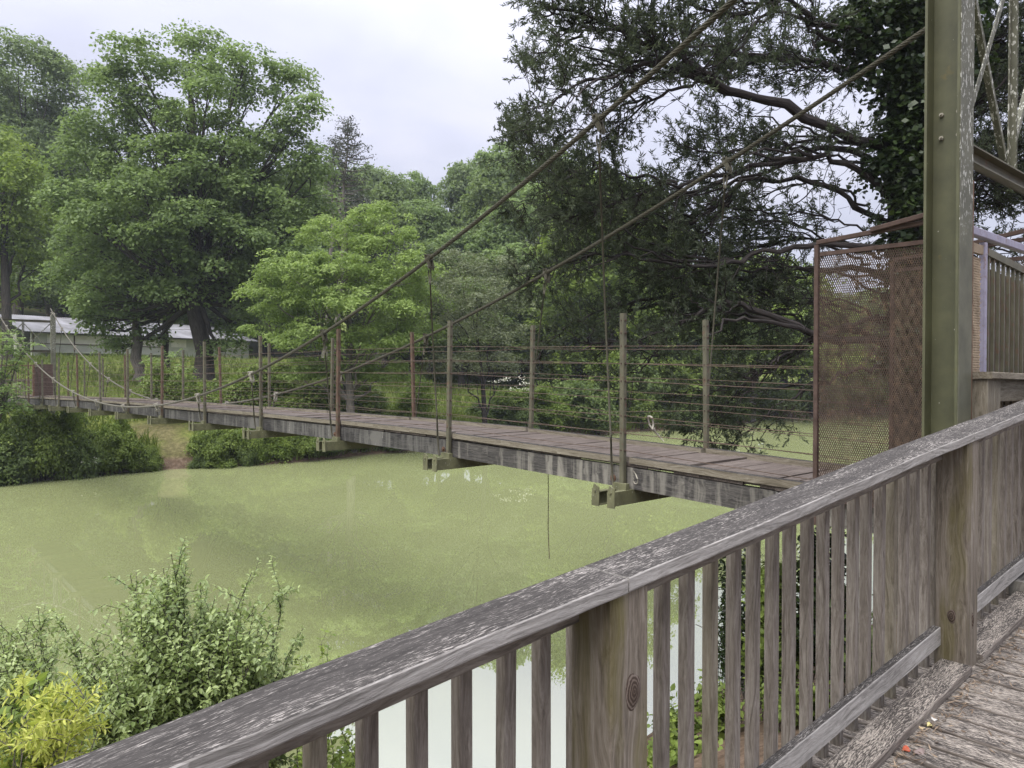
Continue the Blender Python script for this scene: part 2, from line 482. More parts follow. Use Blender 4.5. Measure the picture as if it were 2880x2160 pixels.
def crown_leaves(lobes, per_m2=1.1, leaves=46, size=.22, r=rng, flat=.7, clr=.75, low=-.35, aspect=.6, fill=.35):
    """lobes: (centre, (rx,ry,rz)). Leaf clumps sit on and inside each lobe's surface."""
    Vs, Fs, Ts, o = [], [], [], 0
    for c, rad in lobes:
        rad = np.asarray(rad, float)
        area = 4 * math.pi * ((rad[0] * rad[1]) ** 1.6 / 3 + (rad[0] * rad[2]) ** 1.6 / 3 + (rad[1] * rad[2]) ** 1.6 / 3) ** (1 / 1.6)
        nc = max(6, int(area * per_m2))
        d = unit(r.normal(size=(nc * 2, 3)))
        d = d[d[:, 2] > low][:nc]
        nc = len(d)
        sc = np.where(r.random(nc) < fill, r.uniform(.35, .8, nc), r.uniform(.8, 1.12, nc))
        cc = c + d * rad * sc[:, None]
        cr = clr * r.uniform(.6, 1.35, nc)
        ct = np.clip(r.normal(.45, .2, nc), 0, 1)
        nl = leaves
        # each clump is a little billow: leaves lie on its upper, outer side
        dr = unit(r.normal(size=(nc, nl, 3)) + np.array((0, 0, .75)) + d[:, None, :] * .45)
        rad_ = cr[:, None, None] * r.uniform(.35, 1.0, (nc, nl, 1)) ** .6
        off = dr * rad_ * np.array((1, 1, flat)) * (1 + .22 * r.normal(size=(nc, nl, 1)) * (r.random((nc, nl, 1)) < .25))
        pos = (cc[:, None, :] + off).reshape(-1, 3)
        nrm = unit(np.array((0, 0, .55)) + dr.reshape(-1, 3) * .55 + r.normal(size=(nc * nl, 3)) * .42)
        sz = size * r.uniform(.6, 1.3, nc * nl)
        v, f = rhomb(pos, nrm, sz, aspect, r)
        Vs.append(v); Fs.append(f + o); o += len(v)
        Ts.append(np.clip(np.repeat(ct, nl) + r.normal(0, .17, nc * nl), 0, 1))
    return np.concatenate(Vs), np.concatenate(Fs), np.concatenate(Ts)

def limb_pts(a, bq, sag=.0, n=6, wob=.0, r=rng):
    a, bq = np.asarray(a), np.asarray(bq)
    t = np.linspace(0, 1, n)[:, None]
    p = a + (bq - a) * t
    p[:, 2] += sag * 4 * (t * (1 - t))[:, 0]
    if wob:
        w = r.normal(size=(n, 3)) * wob
        w[0] = 0; w[-1] = 0
        p += w
    return p

def tree(name, base, lobes, leafm, barkm, label, group=None, trunk_r=.3, cat='tree', hidden_limbs=True, fork=.4, **kw):
    base = np.asarray(base, float)
    t = empty(name, base, label, cat, group)
    r = np.random.default_rng(abs(hash((round(base[0], 2), round(base[1], 2)))) % 2 ** 31)
    topc = max((c for c, _ in lobes), key=lambda c: c[2])
    cen = np.mean([c for c, _ in lobes], 0)
    hgt = topc[2] - base[2]
    top = np.array((cen[0], cen[1], base[2] + hgt * .92))
    tp = limb_pts(base - (0, 0, .3), top, 0, 9, trunk_r * .35, r)
    tr = trunk_r * np.interp(np.linspace(0, 1, 9), [0, .06, .5, 1], [1.5, 1.05, .7, .12])
    mb = MB().tube(tp, tr, 10)
    for c, rad in lobes:
        h = np.clip((c[2] - base[2]) / hgt - .22, fork * .6, .85)
        k = h * 8
        j = int(k); s0 = tp[j] + (tp[min(j + 1, 8)] - tp[j]) * (k - j)
        r0 = np.interp(h, [0, .5, 1], [trunk_r, trunk_r * .7, trunk_r * .2]) * .5
        q = limb_pts(s0, c, np.linalg.norm(c - s0) * -.06, 6, .12, r)
        mb.tube(q, np.linspace(r0, r0 * .22, 6), 6)
        for _ in range(5):
            e = c + unit(r.normal(size=3) + (0, 0, .3)) * rad * .85
            k0 = q[r.integers(2, 6)]
            mb.tube(limb_pts(k0, e, .1, 4, .06, r), np.linspace(r0 * .3, r0 * .05, 4), 4)
    mb.build('trunk', barkm, t)
    v, f, ti = crown_leaves(lobes, r=r, **kw)
    np_mesh('crown', v, f, leafm, t, ti)
    return t
def lob(d, *ls, dz=2.2, thick=.85, seed=1):
    r = np.random.default_rng(seed)
    out = []
    for x, y, rx, ry in ls:
        dd = d + r.uniform(-dz, dz)
        s = dd / 2140
        out.append((px(x, y, dd), (rx * s, max(rx, ry) * s * thick, ry * s)))
    return out
def gbase(x, d):
    """point on the ground below picture column x at depth d"""
    p = px(x, 1046, d)
    u, v = uv_of(p)
    p[2] = float(ground_z(u, v))
    return p

# the big oak
tree('oak_tree', gbase(570, 46), lob(46, (395, 185, 80, 55), (350, 260, 60, 40), (550, 150, 62, 44), (560, 235, 75, 50), (690, 195, 66, 45), (705, 285, 70, 45), (830, 260, 48, 55), (860, 350, 62, 55),
     (285, 245, 42, 34), (400, 300, 60, 35), (800, 420, 75, 40), (300, 380, 80, 45), (250, 470, 80, 60), (420, 430, 80, 40), (560, 440, 60, 35), (690, 450, 70, 40), (370, 520, 110, 60), (560, 530, 110, 60), (730, 530, 100, 60), (875, 500, 70, 60),
     (230, 590, 85, 60), (420, 640, 110, 60), (610, 640, 110, 60), (790, 640, 100, 65), (880, 610, 60, 60), (270, 700, 100, 50), (480, 740, 110, 50), (680, 745, 110, 50), (830, 740, 80, 55), (220, 790, 75, 45), (360, 800, 90, 45), (520, 830, 90, 42), (690, 830, 90, 45), (820, 820, 70, 45), (290, 865, 70, 30), (410, 880, 50, 26), (740, 880, 60, 30), (500, 895, 40, 20), (450, 340, 70, 40), (640, 380, 60, 40), (310, 930, 48, 30), (260, 905, 45, 26), (420, 955, 36, 18), (690, 930, 55, 34), (620, 985, 36, 22), (330, 985, 30, 16), seed=3) + lob(42.5, (480, 430, 75, 45), (570, 510, 85, 50), (650, 440, 70, 40), (410, 550, 85, 50), (720, 560, 80, 45), (570, 630, 95, 50), (530, 340, 60, 36), (450, 700, 90, 45), (690, 680, 85, 45), (300, 640, 80, 45), (600, 760, 80, 40), (590, 270, 55, 34), dz=.8, seed=4),
     LEAF['oak'], BARK['oak'], 'huge spreading dark green oak in front of the long tin roofed shelter', trunk_r=.5, per_m2=.95, leaves=105, size=.235, clr=1.05, flat=.6, fork=.5, low=-.45, fill=.3)
# yellow-green walnut
tree('walnut_tree', gbase(985, 37), lob(37, (1060, 625, 70, 40), (950, 680, 110, 55), (1090, 700, 90, 50), (830, 760, 90, 45), (960, 780, 130, 55), (1120, 780, 110, 55),
     (760, 830, 80, 45), (880, 860, 120, 55), (1040, 870, 130, 60), (1180, 850, 70, 55), (760, 920, 70, 55), (880, 960, 110, 55), (1040, 970, 120, 55),
     (1150, 940, 80, 50), (960, 1050, 120, 45), (1080, 1060, 80, 40), (850, 1060, 70, 40), dz=1.6, seed=5),
     LEAF['walnut'], BARK['pale'], 'bright yellow green walnut tree overhanging the far side of the bridge', trunk_r=.22, per_m2=1.8, leaves=90, size=.18, clr=.62, flat=.5, aspect=.42)

# individually seen trees
tree('hill_tree', gbase(60, 74), lob(74, (60, 200, 110, 70), (-40, 270, 110, 90), (150, 260, 80, 60), (40, 340, 120, 80), (190, 370, 80, 70), (90, 450, 120, 80), (-60, 420, 100, 90), (210, 470, 70, 60), dz=3, seed=8),
     LEAF['oakhi'], BARK['oak'], 'tall hazy blue green tree at the top left of the wooded slope', trunk_r=.5, per_m2=.4, leaves=100, size=.34, clr=1.5)
tree('roadside_tree', gbase(20, 54), lob(54, (-30, 420, 100, 80), (50, 520, 90, 70), (-40, 580, 110, 80), (60, 640, 100, 70), (-20, 740, 100, 70), (80, 730, 70, 50), (-20, 830, 60, 40), dz=2, seed=9),
     LEAF['fresh'], BARK['oak'], 'bright fresh green tree at the left edge above the tin roof', trunk_r=.35, per_m2=.6, leaves=100, size=.27, clr=1.1)
tree('shade_tree', gbase(130, 74), lob(74, (170, 560, 90, 70), (120, 660, 100, 70), (190, 740, 90, 70), (110, 800, 90, 60), (200, 840, 70, 40), dz=2, seed=10),
     LEAF['back'], BARK['oak'], 'dark shaded tree between the big oak and the bright tree at left', trunk_r=.35, per_m2=.6, leaves=100, size=.27, clr=1.1)
tree('olive_tree', gbase(1370, 41), lob(41, (1290, 760, 75, 45), (1400, 770, 75, 45), (1230, 830, 60, 45), (1330, 850, 110, 60), (1430, 860, 70, 55), (1270, 930, 90, 55), (1390, 950, 90, 60), (1290, 1030, 80, 50), (1400, 1040, 70, 45), dz=1.6, seed=11),
     LEAF['grey'], BARK['cedar'], 'dull grey green leaning tree right of the bright walnut', trunk_r=.16, per_m2=1.3, leaves=85, size=.16, clr=.6, aspect=.4)
tree('bank_tree', gbase(1720, 58), lob(58, (1640, 560, 100, 70), (1780, 590, 90, 60), (1700, 680, 130, 70), (1850, 710, 100, 70), (1600, 700, 90, 70), (1690, 800, 130, 70), (1840, 830, 110, 70), (1580, 830, 90, 70), (1700, 920, 120, 60), (1560, 940, 90, 60), (1850, 940, 100, 60), (1640, 1040, 100, 50), (1780, 1050, 110, 50), seed=12),
     LEAF['fresh'], BARK['oak'], 'fresh green tree on the far bank glimpsed through the cedar boughs', trunk_r=.3, per_m2=.6, leaves=90, size=.27, clr=1.05)
tree('bank_tree', gbase(2110, 62), lob(62, (2010, 800, 90, 60), (2120, 780, 100, 60), (2230, 820, 100, 60), (2040, 900, 100, 60), (2170, 910, 110, 60), (2290, 920, 100, 60), (2080, 1010, 100, 60), (2220, 1030, 110, 60), (2350, 1030, 90, 60), (1980, 1060, 80, 60), seed=13),
     LEAF['fresh'], BARK['oak'], 'low fresh green tree across the river behind the rusty mesh screen', trunk_r=.3, per_m2=.6, leaves=90, size=.29, clr=1.05)
tree('bank_tree', gbase(2560, 66), lob(66, (2460, 900, 110, 60), (2580, 880, 110, 60), (2690, 920, 100, 60), (2500, 990, 120, 60), (2640, 1010, 120, 60), (2780, 980, 100, 70), (2860, 930, 90, 70), (2560, 1060, 150, 50), seed=14),
     LEAF['back'], BARK['oak'], 'dark low tree across the river behind the steel column', trunk_r=.3, per_m2=.7, leaves=40, size=.3, clr=1.0)

tree('slope_tree', gbase(392, 47), lob(47, (392, 800, 70, 50), (340, 760, 60, 45), (430, 740, 60, 45)), LEAF['oak'], BARK['pale'], 'tree with a pale grey trunk on the slope left of the big oak trunk', trunk_r=.36, per_m2=.6, leaves=90, size=.24, clr=1.0)
tree('slope_tree', gbase(466, 49), lob(49, (466, 790, 60, 45), (500, 740, 60, 45), (440, 850, 50, 35)), LEAF['oak'], BARK['oak'], 'slender dark trunked tree between the pale trunk and the big oak', trunk_r=.24, per_m2=.6, leaves=90, size=.24, clr=1.0)
# sparse tall cedar snag on the hill
def snag(x, d, ytop, ybot, label, seed, wid=70):
    r = np.random.default_rng(seed)
    base = gbase(x, d); top = px(x + 35, ytop, d)
    t = empty('bare_cedar', base, label, 'tree', 'thin bare cedars on the hill')
    tp = limb_pts(base, top, 0, 10, .12, r)
    mb = MB().tube(tp, np.linspace(.3, .04, 10), 7)
    cs, ns = [], []
    for y in np.arange(ytop + 6, ybot, 9):
        k = (px(x, y, d)[2] - base[2]) / (top[2] - base[2]) * 9
        j = int(min(max(k, 0), 8)); p0 = tp[j] + (tp[j + 1] - tp[j]) * (k - j)
        for _ in range(3):
            a = r.uniform(0, 6.28); L = (.25 + .75 * min(1, (y - ytop) / 90)) * r.uniform(.4, 1) * wid / 2140 * d
            e = p0 + np.array((math.cos(a) * L, math.sin(a) * L, r.uniform(-.1, .5)))
            mb.tube(limb_pts(p0, e, -.15, 4, .05, r), np.linspace(.06, .015, 4), 4)
            if y < ytop + (ybot - ytop) * .62:
                for tt in r.uniform(.3, 1, 5):
                    q = p0 + (e - p0) * tt
                    cs.append(q + r.normal(size=(7, 3)) * (.3, .3, .1))
    mb.build('trunk', BARK['pale'], t)
    c = np.concatenate(cs)
    v, f = rhomb(c, unit(r.normal(size=c.shape) + (0, 0, .6)), .22 * r.uniform(.6, 1.3, len(c)), .4, r)
    np_mesh('crown', v, f, LEAF['cedfar'], t, r.random(len(c)))
snag(945, 62, 350, 640, 'tall thin half bare cedar standing above the walnut', 4, 80)
snag(912, 66, 400, 600, 'shorter thin cedar just left of the tall bare one', 6, 55)

# prototypes for the wooded hill, copied tree by tree
def copy_tree(o, parent=None):
    c = o.copy(); COL.objects.link(c); c.parent = parent
    for ch in list(o.children):
        copy_tree(ch, c)
    return c
protos = []
for k, (lm, sd) in enumerate((('back', 21), ('oakhi', 22), ('oak', 23), ('cedfar', 24))):
    r = np.random.default_rng(sd)
    lobes = []
    for _ in range(15):
        a = r.uniform(0, 6.28); h = r.uniform(.3, .93); w = 5.2 * math.sin(math.pi * min(.97, (h * .8 + .17))) ** .6 * r.uniform(.35, .95)
        lobes.append((np.array((math.cos(a) * w, math.sin(a) * w, 18 * h)), (r.uniform(1.6, 2.6), r.uniform(1.6, 2.6), r.uniform(1.1, 1.8))))
    lobes.append((np.array((0, 0, 16.6)), (2.0, 2.0, 1.5)))
    p = tree('hillside_tree', (0, 0, 0), lobes, LEAF[lm], BARK['oak'], None, None, trunk_r=.35, per_m2=.55, leaves=90, size=.40, clr=1.3, low=-.6)
    protos.append(p)
used = set()
def put_tree(k, x, ytop, d, wpx, label, group):
    base = gbase(x, d)
    top = px(x, ytop, d)[2]
    o = protos[k] if k not in used else copy_tree(protos[k])
    used.add(k)
    o.location = tuple(base)
    s = 1.45 * wpx / 2140 * d / 12
    o.scale = (s, s, (top - base[2]) / 18)
    o.rotation_euler = (0, 0, random.uniform(0, 6.28))
    tag(o, label, 'tree', group)
GL = ('broadleaf tree in the wooded slope behind the big oak', 'trees on the slope behind the oak')
GC = ('hazy tree in the wooded gap between walnut and dark cedar', 'trees in the valley gap')
GR = ('hill tree behind the dark cedar boughs, left of the mesh', 'trees on the hill behind the cedar')
GF = ('low dark tree far across the river behind the steel column', 'far trees behind the column')
for k, x, y, d, w in ((0, 430, 500, 96, 260), (2, 650, 470, 98, 240), (0, 820, 490, 96, 260), (1, 200, 420, 96, 260), (2, 60, 640, 88, 240), (0, 240, 430, 84, 260), (1, 120, 330, 100, 300), (0, -60, 260, 105, 320), (2, 330, 560, 84, 260), (0, 470, 600, 86, 260), (1, 620, 590, 82, 260),
                      (0, 760, 600, 86, 250), (2, 900, 560, 84, 260), (0, 20, 600, 82, 260), (1, 170, 640, 84, 240), (0, 560, 740, 84, 240), (0, 300, 700, 84, 240), (0, 740, 740, 86, 240), (1, 870, 470, 100, 200)):
    put_tree(k, x, y, d, w, *GL)
for k, x, y, d, w in ((1, 1050, 480, 100, 190), (0, 985, 500, 92, 180), (0, 1110, 520, 88, 180), (2, 1180, 580, 80, 180), (0, 1270, 640, 92, 180), (2, 1160, 505, 92, 150), (3, 1000, 560, 84, 190), (0, 1110, 600, 78, 200), (1, 1230, 600, 86, 180), (3, 1080, 640, 72, 170), (0, 1210, 700, 68, 200), (2, 1290, 660, 74, 190), (0, 1150, 790, 60, 190), (0, 1300, 800, 58, 200)):
    put_tree(k, x, y, d, w, *GC)
for k, x, y, d, w in ((1, 1330, 465, 88, 170), (0, 1390, 500, 80, 210), (2, 1490, 540, 78, 230), (0, 1600, 560, 84, 240), (2, 1750, 600, 88, 240), (0, 1720, 720, 70, 230), (0, 1880, 740, 80, 240), (2, 1460, 700, 66, 220), (0, 1580, 760, 66, 220), (2, 1420, 430, 84, 210), (0, 1540, 440, 88, 230), (2, 1430, 580, 72, 220), (0, 1380, 720, 64, 210), (3, 1560, 640, 70, 200), (0, 1680, 500, 90, 240), (0, 1500, 840, 62, 220), (0, 1640, 880, 64, 240), (1, 1820, 640, 86, 230), (0, 1990, 760, 80, 240), (2, 1950, 860, 74, 240), (0, 2090, 800, 78, 240)):
    put_tree(k, x, y, d, w, *GR)
for k, x, y, d, w in ((2, 2200, 800, 82, 240), (0, 2320, 830, 82, 240), (0, 2460, 820, 84, 260), (0, 2250, 890, 80, 240), (0, 2400, 900, 82, 260), (2, 2560, 880, 84, 260), (0, 2720, 900, 84, 260), (0, 2880, 880, 84, 280)):
    put_tree(k, x, y, d, w, *GF)

# undergrowth along the far bank: bushes copied from three kinds
bprotos = []
for k, (lm, sd) in enumerate((('under', 31), ('back', 32), ('fresh', 33))):
    r = np.random.default_rng(sd)
    lobes = [(np.array((r.uniform(-.75, .75), r.uniform(-.6, .6), r.uniform(.25, .95))), (r.uniform(.18, .5), r.uniform(.18, .5), r.uniform(.15, .45))) for _ in range(13)]
    lobes += [(np.array((r.uniform(-.9, .9), r.uniform(-.6, .6), r.uniform(.7, 1.4))), (.13, .13, .16)) for _ in range(9)]
    t = empty('bush', (0, 0, 0))
    mb = MB()
    for c, rad in lobes:
        mb.tube(limb_pts((r.normal() * .12, r.normal() * .12, -.3), c, .1, 5, .04, r), np.linspace(.025, .006, 5), 4)
    mb.build('stem', BARK['oak'], t)
    v, f, ti = crown_leaves(lobes, r=r, per_m2=7, leaves=62, size=.10, clr=.30, low=-.6, fill=.35, flat=.8)
    np_mesh('foliage', v, f, LEAF[lm], t, ti)
    bprotos.append(t)
bused = set()
def put_bush(k, x, ytop, d, wpx, label, group, ybase=None):
    base = gbase(x, d); base[2] -= .3
    if ybase is not None: base[2] = max(base[2] - .2, px(x, ybase, d)[2])
    top = px(x, ytop, d)[2]
    o = bprotos[k] if k not in bused else copy_tree(bprotos[k])
    bused.add(k)
    o.location = tuple(base)
    s = wpx / 2140 * d / 2.2 * random.uniform(.8, 1.2)
    o.scale = (s, s, max(.3, (top - base[2]) / 1.3) * random.uniform(.8, 1.3))
    o.rotation_euler = (0, 0, random.uniform(0, 6.28))
    tag(o, label, 'bush', group)
def bank_d(x, ahead=.7):
    ahead = ahead * 1.0 - .3
    """depth at which the picture column x meets the far water line, plus some metres inland"""
    k = (x - 1440) / 2140
    dv_, du_ = V[0] * k + V[1], U[0] * k + U[1]
    d = 40.
    for _ in range(30):
        d = (vfar(du_ * d) + ahead) / dv_
    return d
BL = ('dense leafy bush overhanging the water left of the bare bank', 'bushes on the bank left of the bare patch')
BR = ('leafy bush overhanging the water right of the bare bank', 'bushes on the bank right of the bare patch')
BF = ('waterside bush seen through the bridge fence wires', 'bushes behind the fence wires')
BM = ('waterside bush behind the rusty mesh screen', 'bushes behind the mesh screen')
for k, x, yt, w, ah in ((1, -40, 1205, 170, .9), (0, 60, 1215, 170, .7), (2, 150, 1205, 150, 1.2), (0, 240, 1225, 140, .8), (2, 290, 1225, 90, 1.1), (0, 120, 1250, 130, .3), (1, 20, 1260, 160, .3),
                        (1, 215, 1270, 130, .3), (0, 330, 1250, 150, .4), (0, 395, 1265, 90, .3), (0, 420, 1285, 80, .2), (0, 285, 1250, 90, .3), (1, 200, 1175, 70, 2.2), (2, 345, 1160, 60, 1.6)):
    put_bush(k, x, yt, bank_d(x, ah), w, *BL)
for k, x, yt, w, ah in ((0, 590, 1235, 120, .5), (0, 660, 1225, 150, .7), (2, 700, 1215, 90, .5), (2, 770, 1235, 100, .6), (0, 850, 1230, 120, .6), (1, 920, 1225, 130, .7), (0, 1000, 1235, 110, .6), (1, 1080, 1225, 140, .6),
                        (0, 620, 1275, 90, .2), (1, 1130, 1220, 140, .6), (1, 700, 1262, 80, .2), (1, 560, 1285, 60, .15), (1, 1200, 1210, 140, .7)):
    put_bush(k, x, yt, bank_d(x, ah), w, *BR)
for k, x, yt, w, ah in ((0, 840, 1090, 200, 3), (0, 1000, 1100, 190, 3), (2, 1150, 1110, 150, 3.0), (1, 1390, 1125, 190, 1.6), (2, 1500, 1090, 190, 2.2), (1, 1600, 1080, 190, 2), (0, 1700, 1060, 190, 2.4), (2, 1560, 1130, 130, .8), (1, 1800, 1060, 190, 2), (0, 1900, 1070, 190, 2),
                        (1, 1450, 1160, 130, .6), (1, 1680, 1140, 140, .6), (0, 1800, 1140, 140, .6), (1, 1920, 1150, 130, .6), (0, 700, 1080, 190, 5), (2, 560, 1090, 150, 4.6), (0, 640, 1120, 150, 4), (0, 470, 1080, 130, 4.4)):
    put_bush(k, x, yt, bank_d(x, ah), w, *BF)
for k, x, yt, w, ah in ((1, 2040, 1120, 190, .8), (0, 2160, 1100, 190, .9), (1, 2290, 1100, 190, .8), (1, 2420, 1090, 190, .8), (0, 2560, 1090, 200, .8), (1, 2700, 1080, 200, .8), (1, 2840, 1080, 200, .8)):
    put_bush(k, x, yt, bank_d(x, ah), w, *BM)

def fl_bush(x, y, d, w, h, n, label, lm='under', drop=.5, bright=.5):
    r = np.random.default_rng(int(x))
    base = gbase(x, d)
    t = empty('flowering_shrub', base, label, 'shrub')
    c0 = px(x, y, d)
    s = d / 2140
    lobes = [(c0 + np.array((r.uniform(-w, w) * s * .8, r.uniform(-.6, .6), r.uniform(-h, h * .4) * s)), (w * s * .4, w * s * .4, h * s * .4)) for _ in range(9)]
    v, f, ti = crown_leaves(lobes, r=r, per_m2=5, leaves=30, size=.12, clr=.3)
    mb = MB()
    for c, _ in lobes: mb.tube(limb_pts(base, c, .1, 5, .05, r), np.linspace(.04, .01, 5), 4)
    mb.build('stem', BARK['oak'], t)
    np_mesh('foliage', v, f, LEAF[lm], t, ti)
    fc = np.concatenate([px(x + r.uniform(-w, w * .7), y - h * r.uniform(.2, .9), d + r.uniform(-.6, .3)) + r.normal(size=(26, 3)) * (.2, .15, .06) for _ in range(n)])
    v, f = rhomb(fc, unit(r.normal(size=fc.shape) * .5 + (0, -.3, 1)), .1 * r.uniform(.6, 1.4, len(fc)), .8, r)
    np_mesh('blossom', v, f, LEAF['flower'], t, r.random(len(fc)))
fl_bush(1460, 1110, 46, 80, 55, 9, 'shrub with cream white blossom seen through the fence wires')
fl_bush(250, 1305, bank_d(250, .3), 70, 22, 6, 'low shrub with cream blossom drooping over the left bank', 'back')

# feathery tree at the left edge in front of the far bridge end
def feathery(name, base, tips, label, lm, seed, leaf=.09, n=60, cat='tree'):
    r = np.random.default_rng(seed)
    t = empty(name, base, label, cat)
    mb = MB(); cs, ax, nr = [], [], []
    trunk_top = np.mean(tips, 0) * .6 + np.asarray(base) * .4
    mb.tube(limb_pts(base, trunk_top, 0, 5, .05, r), np.linspace(.1, .06, 5), 6)
    for tp in tips:
        q = limb_pts(trunk_top, tp, .35, 7, .05, r)
        mb.tube(q, np.linspace(.04, .01, 7), 5)
        for _ in range(16):
            p0 = q[r.integers(2, 7)] + r.normal(size=3) * .1
            d = unit(np.array((r.normal(), r.normal(), r.normal() * .25 + .05))) * r.uniform(.4, .8)
            fr_ = limb_pts(p0, p0 + d + (0, 0, -.12), .12, 8, 0, r)
            for k in range(n // 2):
                u_ = r.uniform(.1, 1); j = u_ * 6.99; a = int(j)
                pp = fr_[a] + (fr_[a + 1] - fr_[a]) * (j - a)
                side = unit(np.cross(d, (0, 0, 1))) * (1 if k % 2 else -1)
                cs.append(pp + side * leaf * .7); ax.append(side + unit(d) * .4)
                nr.append(np.array((0, 0, 1)) + r.normal(size=3) * .3)
    mb.build('trunk', BARK['pale'], t)
    cs, ax, nr = np.array(cs), np.array(ax), unit(np.array(nr))
    v, f = rhomb(cs, nr, leaf * 1.7 * r.uniform(.7, 1.2, len(cs)), .35, r, ax)
    np_mesh('crown', v, f, LEAF[lm], t, r.random(len(cs)))
feathery('feathery_tree', gbase(-30, 27.5), [px(x, y, 27.5 + dd) for x, y, dd in ((30, 920, 0), (90, 950, .6), (-20, 900, -.4), (40, 1020, .4), (-10, 1060, 0), (60, 1090, -.3), (20, 1140, .3), (70, 1165, .2), (-30, 980, 0), (-30, 1130, .5), (10, 960, -.5), (30, 1180, 0))],
         'pale feathery tree at the left edge screening the far bridge tower', 'mimosa', 41)
feathery('feathery_bush', gbase(440, 38), [px(x, y, 38 + dd) for x, y, dd in ((420, 1010, 0), (480, 1000, .6), (530, 1040, -.4), (440, 1050, .4), (500, 1090, 0), (400, 1080, .2), (460, 1100, .3))],
         'pale feathery bush at the foot of the big oak trunk', 'mimosa', 42, cat='bush')

# grass on the far slope
r = np.random.default_rng(50)
n = 70000
gu_, gv_ = r.uniform(-22, 62, n), 33.5 + 34 * r.random(n) ** 1.5
pz = ground_z(gu_, gv_)
keep = ~((np.abs(gu_ - 10.8) < 1.5) & (pz < 1.75))
gu_, gv_, pz = gu_[keep], gv_[keep], pz[keep]; n = len(gu_)
base = gu_[:, None] * U + gv_[:, None] * V; base[:, 2] = pz
a = r.uniform(0, 6.28, n); hh = r.uniform(.18, .5, n); wd = r.uniform(.02, .06, n)
side = np.stack([np.cos(a), np.sin(a), 0 * a], 1)
tip = base + np.stack([r.normal(0, .12, n), r.normal(0, .12, n), hh], 1)
# longer tufts hanging over the water's edge
n2_ = 16000
eu = r.uniform(-16, 60, n2_); eu = np.where(np.abs(eu - 10.8) < .8, eu + 6, eu); ev = vfar(eu) + np.abs(r.normal(0, 1.1, n2_)) + .05
eb = eu[:, None] * U + ev[:, None] * V; eb[:, 2] = ground_z(eu, ev)
ea = r.uniform(0, 6.28, n2_); es = np.stack([np.cos(ea), np.sin(ea), 0 * ea], 1)
et = eb - V * r.uniform(0, .45, n2_)[:, None] + np.stack([r.normal(0, .2, n2_), r.normal(0, .2, n2_), r.uniform(.2, .75, n2_)], 1)
base = np.concatenate([base, eb]); side = np.concatenate([side, es]); tip = np.concatenate([tip, et]); wd = np.concatenate([wd, r.uniform(.015, .05, n2_)])
gu_ = np.concatenate([gu_, eu]); gv_ = np.concatenate([gv_, ev]); n = len(base)
v = np.stack([base - side * wd[:, None], base + side * wd[:, None], tip], 1).reshape(-1, 3)
patchy = np.clip(.5 + .35 * np.sin(gu_ * .5 + gv_ * .2) + r.normal(0, .2, n), 0, 1)
gr_ = np_mesh('grass', v, np.arange(3 * n).reshape(n, 3), LEAF['grass'], None, patchy)
tag(gr_, 'long green grass on the far slope', 'grass', kind='stuff')

# ================================================================== the footbridge
bridge = empty('suspension_footbridge', B(0, BW / 2, deck_h(0)), 'long narrow suspension footbridge with plank deck, wire fence and twisted cables crossing the river', 'bridge')
I0, I1 = -1.28, 13.9
# deck planks run across
mb = MB()
step = .142 / S
i = I0
k = 0
while i < I1:
    j = i + step * .955
    h0, h1 = deck_h(i) - .035, deck_h(j) - .035
    dz = random.uniform(-.004, .006) + (.012 if random.random() < .06 else 0)
    mid = (B(i, 0, h0) + B(j, 0, h1)) / 2 + Z * dz
    along = B(j, 0, h1) - B(i, 0, h0)
    mb.beam(mid + U * (.05 + random.uniform(-.008, .008)), mid + U * (BW - .05), along, Z * .038)
    i += step; k += 1
mb.build('deck', M['deck'], bridge)
# kerb strips along both edges, one length per bay
for r0 in (.06, BW - .06):
    mb = MB()
    for i in [-1.28, -.3] + list(range(0, 14)):
        i = float(i); j = min(I1, (i + .98) if i > -.9 else -.02)
        if i == -.3: continue
        for q in range(3):
            a, c = i + (j - i) * q / 3, i + (j - i) * (q + 1) / 3
            off = .008 if int(i) % 2 else 0
            mb.beam(B(a, r0 + off, deck_h(a) - .003 + off), B(c, r0 + off, deck_h(c) - .003 + off), U * .085, Z * .058)
    mb.build('kerb_strip', M['oldwood'], bridge)
# side beams, one per bay, slightly stepped at the cross beams
for r0, nm in ((.085, 1), (BW - .085, -1)):
    for i in [-1.28] + list(range(0, 14)):
        i = float(i); j = min(I1, i + .995 if i >= 0 else -.005)
        mb = MB()
        dd = random.uniform(-.012, .012)
        for q in range(4):
            a, c = i + (j - i) * q / 4, i + (j - i) * (q + 1) / 4
            mb.beam(B(a, r0 + dd, deck_h(a) - .165), B(c, r0 + dd, deck_h(c) - .165), U * .075, Z * .20)
        o = mb.build('side_beam', M['beam'] if i < .5 else M['beamdark'], bridge)
        if i in (0., 1., 2., 3.) and nm == 1:
            bh = MB()
            p = B(i + .055, r0 + dd - .0375, deck_h(i) - .185)
            bh.tube([p + U * .002, p - U * .006], [.034, .034], 14).tube([p - U * .006, p - U * .022], [.018, .016], 6)
            bh.build('bolt_head', M['rust'], o)
